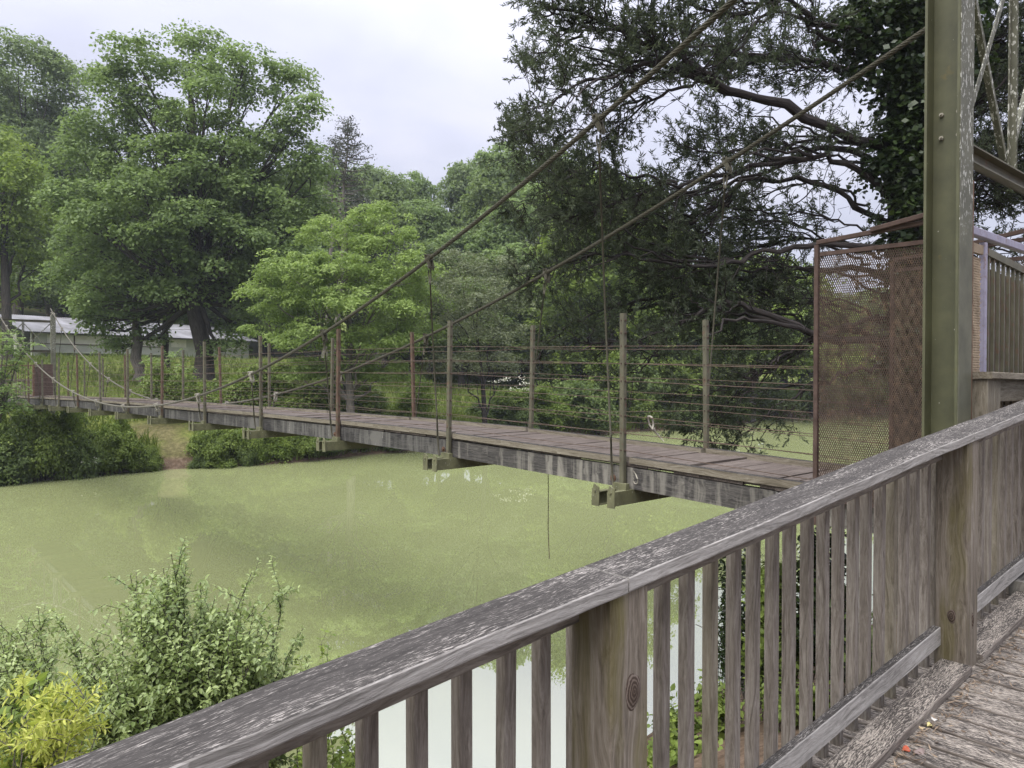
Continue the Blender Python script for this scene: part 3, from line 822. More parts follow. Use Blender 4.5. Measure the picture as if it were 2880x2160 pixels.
# cross beams: pairs of channels with pointed end plates
for i in range(-1, 14):
    mb = MB()
    h = deck_h(i) - .265
    for s_ in (-.095, .095):
        ii = i + s_ / S
        c0, c1 = B(ii, -.27, h - .07), B(ii, BW + .27, h - .07)
        mb.beam(c0, c1, V * .008, Z * .13)
        sg = 1 if s_ > 0 else -1
        mb.beam(c0 + Z * .061 - V * sg * .03, c1 + Z * .061 - V * sg * .03, V * .052, Z * .008)
        mb.beam(c0 - Z * .061 - V * sg * .03, c1 - Z * .061 - V * sg * .03, V * .052, Z * .008)
    o = mb.build('cross_beam', M['xbeam'], bridge)
    for e_, sg in ((-.272, -1), (BW + .272, 1)):
        for s_ in (-.095, .095):
            pm = MB()
            b0 = B(i + s_ / S, e_, h - .145)
            pm.prism([b0 - V * .045, b0 + V * .045, b0 + V * .045 + Z * .13, b0 + V * .015 + Z * .205, b0 - V * .045 + Z * .175], U * sg * .01)
            bb = b0 + Z * .14 + U * sg * .012
            pm.tube([bb, bb + U * sg * .012], [.014, .012], 6)
            pm.build('end_plate', M['xbeam'], o)
# fence posts with bolts, standing in small angle brackets
WH = [.243, .079, -.085, -.25, -.413, -.577, -.74]        # fence wire heights at the first post, from eye level
BH = [.485, .364] + WH
def post_top(i):
    return deck_h(i) + 1.39
lean = {}
for side, r0 in ((0, 0.0), (1, BW)):
    for i in range(0, 13):
        lr, lv = random.gauss(0, .018), random.gauss(0, .02)
        if (side, i) == (0, 0): lr, lv = 0, 0
        if side == 0 and i in (1, 2): lv = .035
        lean[side, i] = (lr, lv)
        p0 = B(i, r0, deck_h(i) - .25); p1 = B(i, r0, post_top(i)) + U * lr * 1 - V * lv
        mb = MB().beam(p0, p1, U * .052, V * .052, .006)
        o = mb.build('fence_post', M['rustpost'] if (i % 3 == 2 or (side == 1 and i == 2)) else M['olive'], bridge)
        bm = MB()
        out = -1 if side == 0 else 1
        for hh in BH:
            t_ = (hh - (-.836)) / 1.39
            q = p0 + (p1 - p0) * ((t_ * 1.39 + .25) / 1.64)
            bm.tube([q - V * .034, q - V * .026], [.012, .012], 6).tube([q - V * .026, q + V * .034], [.006, .006], 5)
            bm.tube([q - U * .03, q - U * .025], [.008, .008], 6)
        bm.build('bolts', M['rustdark'], o)
        bk = MB()
        bk.beam(p0 - U * .03 * (1 if side == 0 else -1) - V * .085, p0 - U * .03 * (1 if side == 0 else -1) + V * .085, U * .05, Z * .075)
        bk.build('bracket', M['xbeam'], o)
# fence wires
def fence_pt(side, i, hh):
    r0 = 0. if side == 0 else BW
    lr, lv = lean.get((side, int(round(i))), (0, 0)) if abs(i - round(i)) < 1e-6 else (0, 0)
    f_ = (hh + .836 + .25) / 1.64
    return B(i, r0, deck_h(i) + (hh + .836)) + U * lr * f_ - V * lv * f_
for side in (0, 1):
    for w, hh in enumerate(WH):
        pts_ = [B(-.69, 0. if side == 0 else BW, deck_h(-.69) + hh + .836 + random.uniform(-.02, .02))]
        for i in range(0, 13):
            pts_.append(fence_pt(side, i, hh))
            if i < 12:
                mid = (fence_pt(side, i, hh) + fence_pt(side, i + 1, hh)) / 2
                sl = random.uniform(.004, .02)
                if side == 1 and i == 0 and w == 4: sl = .10
                if side == 1 and i == 0 and w == 5: sl = .05
                pts_.append(mid - Z * sl)
        pts_.append(B(13, 0. if side == 0 else BW, deck_h(13) + hh + .836))
        MB().tube(pts_, .0034, 5).build('fence_wire', M['wire'], bridge)

# main cables: six twisted strands, running from tower to tower
def cable_path(side, n):
    ii = np.linspace(-1.08, 13.0, n)
    r_ = np.where(True, cable_e(ii), 0)
    rr = -r_ if side == 0 else BW + r_
    return np.array([B(a, b_, h_) for a, b_, h_ in zip(ii, rr, cable_h(ii))])
for side in (0, 1):
    base = cable_path(side, 1500)
    tan = unit(np.gradient(base, axis=0))
    s1 = unit(np.cross(tan, Z)); s2 = np.cross(tan, s1)
    L = np.concatenate(([0], np.cumsum(np.linalg.norm(np.diff(base, axis=0), axis=1))))
    allv, allf = [], []
    for q in range(6):
        ph = L / .30 * 2 * math.pi + q * math.pi / 3
        cen = base + .0155 * (np.cos(ph)[:, None] * s1 + np.sin(ph)[:, None] * s2)
        ring = [cen + .0088 * (math.cos(t) * s1 + math.sin(t) * s2) for t in np.arange(5) * 2 * math.pi / 5]
        vv = np.stack(ring, 1).reshape(-1, 3)
        n = len(base); o_ = len(allv) * n * 5
        j = np.arange(n - 1)[:, None]; t = np.arange(5)[None]
        f = np.stack([j * 5 + t, j * 5 + (t + 1) % 5, (j + 1) * 5 + (t + 1) % 5, (j + 1) * 5 + t], -1).reshape(-1, 4) + o_
        allv.append(vv); allf.append(f)
    co_ = np_mesh('main_cable', np.concatenate(allv), np.concatenate(allf), M['cable'], bridge, smooth=True)
    co_.data.materials.append(M['cablelit'])
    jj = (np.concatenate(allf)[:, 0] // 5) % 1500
    co_.data.polygons.foreach_set('material_index', (jj + rng.normal(0, 40, len(jj)) > 560).astype('i'))  # far stretch gets the tone with light painted in
    # hangers with forged clamps
    for i in range(0, 13):
        ii = float(i)
        sg = -1 if side == 0 else 1
        e = cable_e(ii); top = B(ii, (-e if side == 0 else BW + e), cable_h(ii))
        foot = B(ii + .05 * (1 if i % 2 else .6), (0 if side == 0 else BW) + sg * .045, deck_h(ii) - .26)
        d = unit(foot - top)
        if top[2] < foot[2] + .12: foot = top - Z * .22
        mb = MB()
        a = top + d * .13
        if np.linalg.norm(foot - top) > .4:
            q_ = a + d * .16
            # the hanger is a bent wire rope: an eye at the clamp, then a single rod
            mb.tube([a + V * .018, a + d * .05 + V * .024, q_ + V * .006], .009, 6).tube([a - V * .018, a + d * .05 - V * .024, q_ - V * .006], .009, 6)
            mb.tube([q_ - d * .02, q_ + (foot - q_) * .5 + V * .006, foot], .0098, 7)
            mb.tube([foot - d * .5, foot + U * sg * .012 - d * .25, foot], .0085, 6)
        else:
            mb.tube([a - d * .05, foot], .0098, 7)
        o = mb.build('hanger', M['cable'], bridge)
        tn = unit(B(ii + .05, 0, cable_h(ii + .05)) - B(ii - .05, 0, cable_h(ii - .05)))
        cm = MB()
        up = unit(-d - np.dot(-d, tn) * tn); sd = np.cross(tn, up)
        cm.tube([top - tn * .035, top + tn * .035], [.038, .038], 10)
        cm.prism([top + up * .05 - tn * .03 - sd * .034, top + up * .05 + tn * .03 - sd * .034, top - up * .10 + tn * .02 - sd * .028, top - up * .15 - sd * .02, top - up * .10 - tn * .02 - sd * .028], sd * .018)
        cm.prism([top + up * .05 - tn * .03 + sd * .016, top + up * .05 + tn * .03 + sd * .016, top - up * .10 + tn * .02 + sd * .016, top - up * .15 + sd * .008, top - up * .10 - tn * .02 + sd * .016], sd * .018)
        cm.tube([top + up * .045 - sd * .05, top + up * .045 + sd * .05], .013, 6)
        cm.tube([top - up * .11 - sd * .045, top - up * .11 + sd * .045], .013, 6)
        cm.build('clamp', M['cable'] if i < 3 else M['cablefar'], o)

# towers
def tower(i0, htop, hs, label, hbase, post_w=.20, flange=True, hpanel=None):
    e = K * .44
    t = empty('bridge_tower', B(i0, BW / 2, hbase), label, 'tower', 'steel towers at the bridge ends')
    hp = hpanel
    for r0 in (-e, BW + e):
        b0, b1 = B(i0, r0, hbase), B(i0, r0, htop)
        d2, w2 = .0975, .11
        mb = MB()
        if flange:
            # H section: web facing along the ramp, flanges across the bridge
            mb.beam(b0, b1, V * (2 * d2 - .03), U * .012)
            for s_ in (-1, 1):
                mb.beam(b0 + V * s_ * (d2 - .0075), b1 + V * s_ * (d2 - .0075), U * 2 * w2, V * .015)
        else:
            mb.beam(b0, b1, U * .2, V * .17, .015)
        o = mb.build('column', M['greenf'] if not flange else M['green'], t)
        if flange and r0 < 0:
            bm = MB()
            for hh in (1.56, 1.42):
                for s_ in (-.035, .06):
                    q = B(i0, r0 - .006, hh) - V * s_
                    bm.tube([q, q - U * .016], [.013, .013], 6).tube([q - U * .016, q - U * .03], [.007, .006], 6)
            bm.build('bolts', M['cablefar'], o)
            # flaking coat on the near flange
            fl = MB().beam(b0 - V * (d2 + .003), b1 - V * (d2 + .003), U * 2 * w2 * .985, V * .004)
            fl.build('painted_flange', M['greenf'], o)
            st = MB().beam(B(i0, r0 + w2 + .03, -1.3) - V * d2 * .9, B(i0, r0 + w2 + .03, 1.17) - V * d2 * .9, U * .05, V * .006)
            st.build('rusty_strip', M['rust'], o)
        sd = MB()
        tp = b1
        sd.beam(tp + Z * .02 - V * .12, tp + Z * .02 + V * .12, U * .16, Z * .04)
        sd.beam(tp + Z * .09 - V * .07, tp + Z * .09 + V * .07, U * .04, Z * .12)
        sd.tube([tp + Z * .14 + V * .1 - U * .07, tp + Z * .12 + V * .1 + U * .07], .03, 8).tube([tp + Z * .06 - V * .13 - U * .07, tp + Z * .06 - V * .13 + U * .07], .03, 8)
        sd.build('saddle', M['cablefar'], o)
    wi = e - .11
    for hh in (hs, hp):
        mb = MB()
        mb.beam(B(i0, -wi, hh), B(i0, BW + wi, hh), V * .012, Z * .11)
        mb.beam(B(i0, -wi, hh + .05) - V * .03, B(i0, BW + wi, hh + .05) - V * .03, V * .06, Z * .01)
        mb.beam(B(i0, -wi, hh - .05) - V * .03, B(i0, BW + wi, hh - .05) - V * .03, V * .06, Z * .01)
        mb.build('strut', M['olive'], t)
    c = BW / 2
    mb = MB()
    for s_ in (-.028, .028):
        mb.beam(B(i0, c + s_, hs + .05), B(i0, c + s_, hp - .04), U * .04, V * .008)
        mb.beam(B(i0, c + s_ * .4, hs + .05) - V * .02, B(i0, c + s_ * .4, hp - .04) - V * .02, U * .006, V * .04)
    mb.build('king_post', M['greenf'], t)
    for ra in (-wi, BW + wi):
        MB().beam(B(i0, ra, hs + .03) - V * .03, B(i0, c, hp - .1) - V * .03, unit(U) * .05, V * .008).build('brace', M['greenf'], t)
        m2 = MB().beam(B(i0, ra, hp - .1) + V * .012, B(i0, c, hs + .08) + V * .012, U * .05, V * .008)
        m2.beam(B(i0, ra, hp - .1) + V * .035 + U * .02, B(i0, c, hs + .08) + V * .035 + U * .02, U * .008, V * .045)
        m2.build('brace', M['greenf'], t)
    return t
tower(-1.08, 3.35, 1.36, 'near olive green H beam tower with lichen flecks beside the wooden ramp', -3.2, hpanel=3.05)
tower(13.0, 2.60, .95, 'far grey green bridge tower with crossed braces on the opposite bank', -2.6, flange=False, hpanel=2.32)

# ------------------------------------------------------------------ expanded metal screens
def exp_mesh(name, o0, ax, w, h, material, parent, dw=.0155, dh=.034, sw=.0033, th=.0018, nrm=None):
    """expanded metal: diamond strands as little bars, o0 lower corner, ax horizontal unit axis"""
    nrm = np.cross(ax, Z) if nrm is None else nrm
    nx, ny = int(w / dw), int(h / dh)
    I, J = np.meshgrid(np.arange(nx), np.arange(ny * 2), indexing='ij')
    I = I.ravel(); J = J.ravel()
    x0 = (I + .5 * (J % 2)) * dw; y0 = J * dh / 2
    segs = []
    for s_ in (-1, 1):
        x1 = x0 + s_ * dw / 2; y1 = y0 + dh / 2
        ok = (x1 >= 0) & (x1 <= w) & (x0 <= w) & (y1 <= h)
        segs.append(np.stack([x0[ok], y0[ok], x1[ok], y1[ok]], 1))
    sg = np.concatenate(segs)
    jit = rng.uniform(.8, 1.25, len(sg))
    a = o0 + sg[:, :1] * ax + sg[:, 1:2] * Z; c = o0 + sg[:, 2:3] * ax + sg[:, 3:4] * Z
    d = unit(c - a); p = np.cross(d, nrm)
    n_ = nrm
    # flat strands twisted out of plane, as expanded metal is
    tw = unit(p * .8 + n_ * .6); tn = unit(np.cross(d, tw))
    hw = (tw * sw * .5) * jit[:, None]; ht = tn * th * .5
    v = np.stack([a - hw - ht, a + hw - ht, a + hw + ht, a - hw + ht, c - hw - ht, c + hw - ht, c + hw + ht, c - hw + ht], 1).reshape(-1, 3)
    f0 = np.array([[0, 1, 5, 4], [1, 2, 6, 5], [2, 3, 7, 6], [3, 0, 4, 7]])
    f = (np.arange(len(sg))[:, None, None] * 8 + f0[None]).reshape(-1, 4)
    return np_mesh(name, v, f, material, parent)
iA, iB = -.69, -1.05
def wing(r0, label, sw=.0078):
    t = empty('mesh_screen', B(iA, r0, deck_h(iA)), label, 'screen')
    b = deck_h(iA) - .06
    fr = MB()
    fr.beam(B(iA, r0, b - .2), B(iA, r0, .957), U * .034, V * .034, .004)
    fr.build('frame_post', M['rustdark'], t)
    MB().beam(B(iA, r0, .975), B(iB, r0, 1.03), U * .03, Z * .034, .004).build('top_rail', M['rustdark'], t)
    MB().beam(B(-.84, r0 - .03, 1.01), B(iB, r0 - .03, 1.09), U * .03, Z * .034, .004).build('top_rail', M['rustdark'], t)
    MB().beam(B(iA - .01, r0, .885), B(iB, r0, .885), U * .022, Z * .03).build('mesh_rail', M['rustdark'], t)
    MB().beam(B(iA - .01, r0, b), B(iB, r0, b), U * .022, Z * .03).build('mesh_rail', M['rustdark'], t)
    exp_mesh('mesh_panel', B(iB, r0, b), V, (iA - iB) * S, .885 - b, M['meshbrown'] if r0 == 0 else M['meshtan'], t, sw=sw)
wing(0.0, 'rusty expanded metal screen between the wire fence and the olive column')
wing(BW, 'second rusty expanded metal screen on the far edge of the bridge, seen through the first', .002)

gate = empty('bridge_gate', B(-1.08, .2, -.9), 'tall gate of rusty upright bars with faded lavender post closing the bridge', 'gate')
gi = -1.08
exp_mesh('mesh_panel', B(gi, -K * .44 + .11, -.95), U, K * .44 - .11 + .10, 1.70, M['tanmesh'], gate, dw=.024, dh=.032, sw=.006, th=.003)
MB().beam(B(gi, -K * .44 + .11, .80), B(gi, .10, .80), V * .03, Z * .06).build('mesh_rail', M['tanmesh'], gate)
MB().beam(B(gi, .145, -1.2), B(gi, .145, .855), U * .042, V * .042, .006).build('gate_post', M['lav'], gate)
MB().beam(B(gi, -K * .44 + .11, .905), B(gi, BW + .4, .905), V * .05, Z * .055, .006).build('top_rail', M['lav'], gate)
MB().beam(B(gi, .19, .80), B(gi, BW + .35, .70), V * .035, Z * .05).build('bar_rail', M['olive'], gate)
for k in range(13):
    r_ = .235 + k * .108
    MB().beam(B(gi, r_, -.9), B(gi, r_, .775 - k * .006), U * .02, V * .02).build('bar', M['olive'], gate)
MB().beam(B(gi, .19, -.12) + V * .022, B(gi, BW + .35, -.2) + V * .022, V * .004, Z * 1.66).build('back_sheet', M['rustpost'], gate)

# low wooden barrier in front of the gate
bar = empty('wooden_barrier', P(5.3, 1.6, EYE - 1.2), 'low grey wooden barrier rail standing before the bar gate', 'barrier')
MB().beam(P(5.22, 1.585, EYE - .02), P(8.2, 1.585, EYE - .07), V * .12, Z * .042, .004).build('cap_rail', M['oldwood'], bar)
MB().beam(P(5.31, 1.6, EYE - 1.9), P(5.31, 1.6, EYE - .044), U * .14, V * .09, .004).build('post', M['oldwood'], bar)
MB().beam(P(5.45, 1.585, EYE - 1.9), P(5.45, 1.585, EYE - .044), U * .10, V * .05, .004).build('post', M['oldwood'], bar)
MB().beam(P(5.505, 1.6, EYE - .12), P(8.2, 1.6, EYE - .16), V * .04, Z * .14, .004).build('rail', M['oldwood'], bar)
for k in range(15):
    u_ = 5.62 + k * .15
    MB().beam(P(u_, 1.65, EYE - 1.5), P(u_, 1.65, EYE - .10), U * .1, V * .022).build('slat', M['oldwood'], bar)

# far end: rusty gate post, panel and a plank railing
fg = empty('far_gate', B(12.6, 0, deck_h(12.6)), 'rusty red gate frame and bars at the far end of the bridge', 'gate')
MB().beam(B(12.3, BW * .55, -1.2), B(12.3, BW * .55, .30), U * .07, V * .07).build('gate_post', M['rust'], fg)
MB().beam(B(12.45, BW * .6, -.36), B(12.45, BW + .2, -.36), V * .02, Z * 1.4).build('gate_sheet', M['rustdark'], fg)
MB().beam(B(12.55, -.4, .28), B(12.55, BW + .3, .28), V * .04, Z * .05).build('top_rail', M['rust'], fg)
for k in range(9):
    MB().beam(B(12.55, -.35 + k * .13, -1.1), B(12.55, -.35 + k * .13, .26), U * .022, V * .022).build('bar', M['rustpost'], fg)
ff = empty('plank_railing', B(14.2, -1.6, -1.2), 'grey plank railing at the landing beyond the far tower', 'railing')
mb = MB()
for k in range(22):
    mb.beam(B(14.2, -2.4 + k * .19, -1.5), B(14.2, -2.4 + k * .19, -.48 + .004 * (k - 11) ** 2 * .2), U * .13, V * .03)
mb.build('planks', M['oldwood'], ff)
MB().beam(B(14.2, -2.5, -.40) - V * .03, B(14.2, 1.9, -.40) - V * .03, V * .05, Z * .08).build('cap_rail', M['oldwood'], ff)
ab = empty('bridge_abutment', B(13.7, BW / 2, -1.6), 'dark stone and timber footing under the far bridge end', 'abutment')
mb = MB()
for k in range(4):
    mb.beam(B(13.3, -.6, -1.42 - k * .25), B(13.3, BW + .6, -1.42 - k * .25), V * 1.0, Z * .23)
mb.build('timbers', M['beam'], ab)
nab = empty('bridge_footing', B(-1.25, BW / 2, -1.4), 'timber footing under the near bridge end behind the balusters', 'abutment')
MB().beam(B(-1.25, -.5, -1.30), B(-1.25, BW + .5, -1.30), V * .25, Z * .2).build('sill_beam', M['beam'], nab)
for r_ in (-.3, BW + .3):
    MB().beam(B(-1.25, r_, -2.9), B(-1.25, r_, -1.405), U * .2, V * .2).build('post', M['oldwood'], nab)

# strap hook hanging on the fence and the cord hanging under the deck
hk = MB()
hp = px(1822, 1172, (B(.2, BW, 0)[1]))
h2 = hp + np.array((.055, .0, -.14)); h3 = h2 + np.array((.13, 0, -.14))
hk.tube([hp, hp + (.02, 0, .005), hp + (.05, 0, -.01)], .012, 6).tube([hp, hp + (.02, 0, -.09), h2], [.009, .011, .008], 6).tube([hp + (.05, 0, -.01), hp + (.065, 0, -.08), h2], [.01, .012, .008], 6)
hk.tube([h2, h2 + (.025, .01, .012), h2 + (.03, 0, -.02), h2 + (.0, 0, -.015)], .006, 6).tube([h2, h3 * .6 + h2 * .4, h3], [.012, .010, .004], 6)
tag(hk.build('strap_hook', M['cablefar']), 'bent rusty strap hook dangling from a slack fence wire', 'hook')
cd = MB()
c0 = B(.52, .4, deck_h(.5) - .05); x0 = c0
cd.tube([c0, c0 + (.006, 0, -.5), c0 + (.004, .0, -.9), c0 + (.018, 0, -1.25)], .0045, 5)
tag(cd.build('hanging_cord', M['rustdark']), 'thin dark cord dangling from the bridge deck above the water', 'cord')
sh = MB()
sc_ = B(-.045, .085 - .045, deck_h(0) - .185)
ang = np.linspace(-.6, 3.74, 12)
sh.tube([sc_ + V * .026 * math.cos(a) - Z * .03 * math.sin(a) for a in ang], .006, 6)
sh.tube([sc_ + V * -.02 + Z * .02, sc_ + V * -.0 + Z * .06, sc_ + V * .03 + Z * .09], .006, 6)
o = sh.build('shackle', M['cablefar'], bridge)

# overhead wire at the far left
MB().tube([px(-200, 800, 50), px(0, 848, 50), px(165, 893, 50), px(420, 925, 52), px(700, 930, 56)], .012, 5).build('overhead_wire', M['rustdark'])
tag(bpy.data.objects['overhead_wire'], 'thin dark overhead wire running past the far tower top', 'wire')

# ================================================================== the long shelter behind the oak
wallm = plainmat('shelter_wall_paint', (.40, .41, .33), .8, .12, 2, .2)
whitem = plainmat('white_shutter_paint', (.62, .60, .52), .7, .1, 3, .2)
m, nt, b = mat('tin_roof')
g = nd(nt, 'ShaderNodeAttribute', attribute_name='gco').outputs['Vector']
n1 = noise(nt, vmul(nt, g, (.5, .5, .5)), 1.2, 5, .6)
setc(nt, b, ramp(nt, n1, [(.3, (.09, .088, .085)), (.55, (.20, .20, .21)), (.75, (.31, .31, .335))]), .5, .5)
M['tin'] = m
D0 = 60.
A0 = px(90, 934, D0); A1 = px(700, 961, D0 * 1.31)
ax = A1 - A0; ax[2] = 0; Lb = np.linalg.norm(ax); ax = ax / Lb
bk_ = np.array((-ax[1], ax[0], 0.))
zE = float(A0[2])
shel = empty('shelter', A0 * (1, 1, 0) + Z * (zE - 2), 'long low shelter with pale shuttered wall and grey tin roof behind the oak', 'building')
def Sx(a, c, z): return A0 * (1, 1, 0) + ax * a + bk_ * c + Z * z
mb = MB()
nco = 150
for k in range(nco):                         # corrugated sheet
    a, c = -.9 + (Lb + 1.6) * k / nco, -.9 + (Lb + 1.6) * (k + 1) / nco
    am = (a + c) / 2
    e0 = [Sx(a, -.7, zE), Sx(am, -.7, zE + .05), Sx(c, -.7, zE)]
    e1 = [Sx(a, 4.0, zE + 1.55), Sx(am, 4.0, zE + 1.60), Sx(c, 4.0, zE + 1.55)]
    dwn = -Z * .012
    for p, q_ in ((0, 1), (1, 2)):
        vs = [e0[p], e0[q_], e1[q_], e1[p]]
        mb.add(vs + [w + dwn for w in vs], [(0, 1, 2, 3), (7, 6, 5, 4), (0, 4, 5, 1), (1, 5, 6, 2), (2, 6, 7, 3), (3, 7, 4, 0)], [(a, 0, 0), (c, 0, 0), (c, 4, 0), (a, 4, 0)] * 2)
mb.build('roof', M['tin'], shel)
mb = MB()
mb.beam(Sx(0, .1, zE - 1.65), Sx(Lb, .1, zE - 1.65), bk_ * .2, Z * 3.2)
mb.beam(Sx(0, 2, zE - 1.5), Sx(0, 3.8, zE - 1.5), ax * .2, Z * 3)
mb.beam(Sx(0, 3.8, zE - 1.0), Sx(Lb, 3.8, zE - 1.0), bk_ * .2, Z * 4.2)
mb.build('wall', wallm, shel)
for a0, a1 in ((1.2, 3.3), (3.42, 6.0), (6.12, 8.6), (8.72, 11), (12.4, 14), (16, 18), (19, 21), (21.5, 23.5)):
    if a1 < Lb:
        MB().beam(Sx(a0, -.02, zE - .48), Sx(a1, -.02, zE - .48), bk_ * .03, Z * .72).build('shutter', whitem, shel)
MB().beam(Sx(.6, -.035, zE - .87), Sx(11.4, -.035, zE - .87), bk_ * .06, Z * .06).build('sill', M['rustdark'], shel)
MB().beam(Sx(.6, -.3, zE - 1.55), Sx(11.8, -.3, zE - 1.55), bk_ * .6, Z * .10).build('ledge', wallm, shel)
for a in (.1, 3.36, 6.06, 8.66):
    MB().beam(Sx(a, -.045, zE - 1.5), Sx(a, -.045, zE - .02), ax * .07, bk_ * .05).build('stud', M['rustdark'], shel)

# ================================================================== wooden ramp and railing
def cap_z(u): return EYE - .513 + .092 * (u - 1.465)
def dk_z(u): return cap_z(u) - 1.107
SL = .092
du_ = unit(U + Z * SL)
up_ = unit(Z - U * SL)
mb = MB()
u_ = -3.4
while u_ < 7.6:
    w = .14
    a = P(u_ + w / 2, -2.6, dk_z(u_ + w / 2) - .019 + random.uniform(-.003, .003)); c = a + V * (1.43 + 2.6 + random.uniform(-.006, .006))
    mb.beam(a, c, du_ * (w - random.uniform(.010, .018)), up_ * .038, .004)
    u_ += w
for v0 in (-2.3, -.6, 1.3):
    mb.beam(P(-3.4, v0, dk_z(-3.4) - .14), P(7.6, v0, dk_z(7.6) - .14), V * .04, up_ * .19)
o = mb.build('boardwalk', M['board'])
tag(o, 'weathered plank boardwalk ramp', 'boardwalk', kind='structure')

rail = empty('ramp_railing', P(1.49, 1.3, dk_z(1.49)), 'weathered grey wooden ramp railing with square balusters and lichen speckled cap', 'railing')
posts = [-.87, 1.491, 3.977, 6.3]
def cap_piece(u0, u1):
    mb = MB()
    n = 26
    W2, T = .16, .038
    prev = None
    vs, gs, fs = [], [], []
    ro = random.uniform(0, 30)
    for k in range(n + 1):
        u_ = u0 + (u1 - u0) * k / n
        z = cap_z(u_) + .0025 * math.sin(u_ * 2.3)
        wv = .0022 * math.sin(u_ * 7 + ro) + .0016 * math.sin(u_ * 19 + ro)
        sec = [(1.222 + wv, -.034), (1.222 + wv, -.003), (1.2245 + wv, 0), (1.30, .0012), (1.3755, 0), (1.378, -.003), (1.378, -T), (1.224 + wv, -T)]
        for v_, dz in sec:
            vs.append(P(u_, v_, z + dz)); gs.append(((u_ - u0) + ro, v_ + ro, dz))
    for k in range(n):
        for j in range(8):
            fs.append((k * 8 + j, k * 8 + (j + 1) % 8, (k + 1) * 8 + (j + 1) % 8, (k + 1) * 8 + j))
    fs += [tuple(range(8))[::-1], tuple(n * 8 + j for j in range(8))]
    mb.add(vs, fs, gs)
    o = mb.build('cap_rail', M['cap'], rail)
    return o
cap_piece(-1.2, 1.461); cap_piece(1.470, 3.941); cap_piece(3.949, 6.6)
for u_ in posts:
    mb = MB().beam(P(u_, 1.3055, dk_z(u_) - .5), P(u_, 1.3055, cap_z(u_) - .040), U * .145, V * .141, .006)
    mb.build('post', M['post'], rail)
for a, c in zip(posts[:-1], posts[1:]):
    a += .073; c -= .073
    MB().beam(P(a, 1.3645, cap_z(a) - .0835), P(c, 1.3645, cap_z(c) - .0835), V * .038, up_ * .088, .003).build('under_rail', M['wood'], rail)
    MB().beam(P(a, 1.3645, dk_z(a) + .142), P(c, 1.3645, dk_z(c) + .142), V * .038, up_ * .088, .003).build('bottom_rail', M['cap'], rail)
    MB().beam(P(a, 1.2775, dk_z(a) + .0195), P(c - .002, 1.2775, dk_z(c) + .0195), V * .135, up_ * .037, .004).build('kerb_board', M['board'], rail)
k = 0
u_ = -.45 - .126 * 3
u0s = 1.336 - .126 * 16
for k in range(70):
    u_ = u0s + .126 * k + random.uniform(-.006, .006)
    if u_ > 6.3: break
    tz = (u_ if True else 0)
    tilt = random.gauss(0, .0035)
    b0, b1 = P(u_, 1.4035, dk_z(u_) - .16), P(u_ + tilt, 1.4035, cap_z(u_) - .045)
    mb = MB().beam(b0, b1, U * .038, V * .038, .003)
    mb.build('baluster', M['wood'] if k % 11 else M['oldwood'], rail)
kn, nt, b = mat('wood_knot')
g = nd(nt, 'ShaderNodeAttribute', attribute_name='gco').outputs['Vector']
rr_ = nd(nt, 'ShaderNodeVectorMath', {0: g}, operation='LENGTH').outputs['Value']
rg = noise(nt, vmul(nt, g, (1, 1, 1)), 60, 3, .6)
wv_ = mth(nt, 'SINE', mth(nt, 'ADD', mth(nt, 'MULTIPLY', rr_, 900), mth(nt, 'MULTIPLY', rg, 9)))
setc(nt, b, ramp(nt, mth(nt, 'ADD', mth(nt, 'MULTIPLY', wv_, .3), mth(nt, 'MULTIPLY', rr_, 14)), [(.1, (.05, .035, .025)), (.5, (.13, .10, .08)), (.9, (.26, .225, .19))]), .85, .2)
def knot(c, e1, e2, nrm_, a, h, par):
    mb = MB(); vs, gs, fs = [c + nrm_ * .006], [(0, 0, 0)], []
    for j in range(1, 5):
        for q_ in range(16):
            t_ = 2 * math.pi * q_ / 16; w_ = j / 4 * (1 + .07 * math.sin(3 * t_ + 1))
            vs.append(c + e1 * a * w_ * math.cos(t_) + e2 * h * w_ * math.sin(t_) + nrm_ * (.0065 * (1 - (j / 4) ** 2) - .0005))
            gs.append((a * w_ * math.cos(t_), h * w_ * math.sin(t_) * .6, 0))
    fs += [(0, 1 + q_, 1 + (q_ + 1) % 16) for q_ in range(16)]
    for j in range(3):
        fs += [(1 + j * 16 + q_, 1 + (j + 1) * 16 + q_, 1 + (j + 1) * 16 + (q_ + 1) % 16, 1 + j * 16 + (q_ + 1) % 16) for q_ in range(16)]
    mb.add(vs, fs, gs, True); return mb.build('knot', kn, par)
pl_ = [o_ for o_ in rail.children if o_.name.startswith('post')]
knot(P(1.50, 1.235, cap_z(1.49) - .30), U, Z, -V, .032, .05, pl_[1])
knot(P(3.9045, 1.30, dk_z(3.98) + .24), V, Z, -U, .02, .035, pl_[2])
knot(P(3.98, 1.235, dk_z(3.98) + .22), U, Z, -V, .012, .04, pl_[2])
# long drying cracks in the first two posts
# ------------------------------------------------------------------ litter on the boardwalk
litm = leafmat('dry_litter', (.10, .065, .04), (.33, .25, .17), .1)
r = np.random.default_rng(61)
n = 900
uu = r.uniform(2.3, 5.2, n); vv = 1.205 - np.abs(r.normal(0, .035, n)) - .01
big = r.random(n) < .25
uu[big] = r.uniform(2.2, 5.0, big.sum()); vv[big] = 1.19 - np.abs(r.normal(0, .14, big.sum()))
c = np.array([P(a, q_, dk_z(a) + .004 + r.uniform(0, .008)) for a, q_ in zip(uu, vv)])
axl = unit(r.normal(size=(n, 3)) * (1, 1, .25))
v, f = rhomb(c, unit(np.array((0, 0, 1)) + r.normal(size=(n, 3)) * .35), r.uniform(.012, .045, n), .16, r, axl)
o = np_mesh('leaf_litter', v, f, litm, None, r.random(n))
tag(o, 'dry needles and bark crumbs along the kerb board', 'litter', kind='stuff')
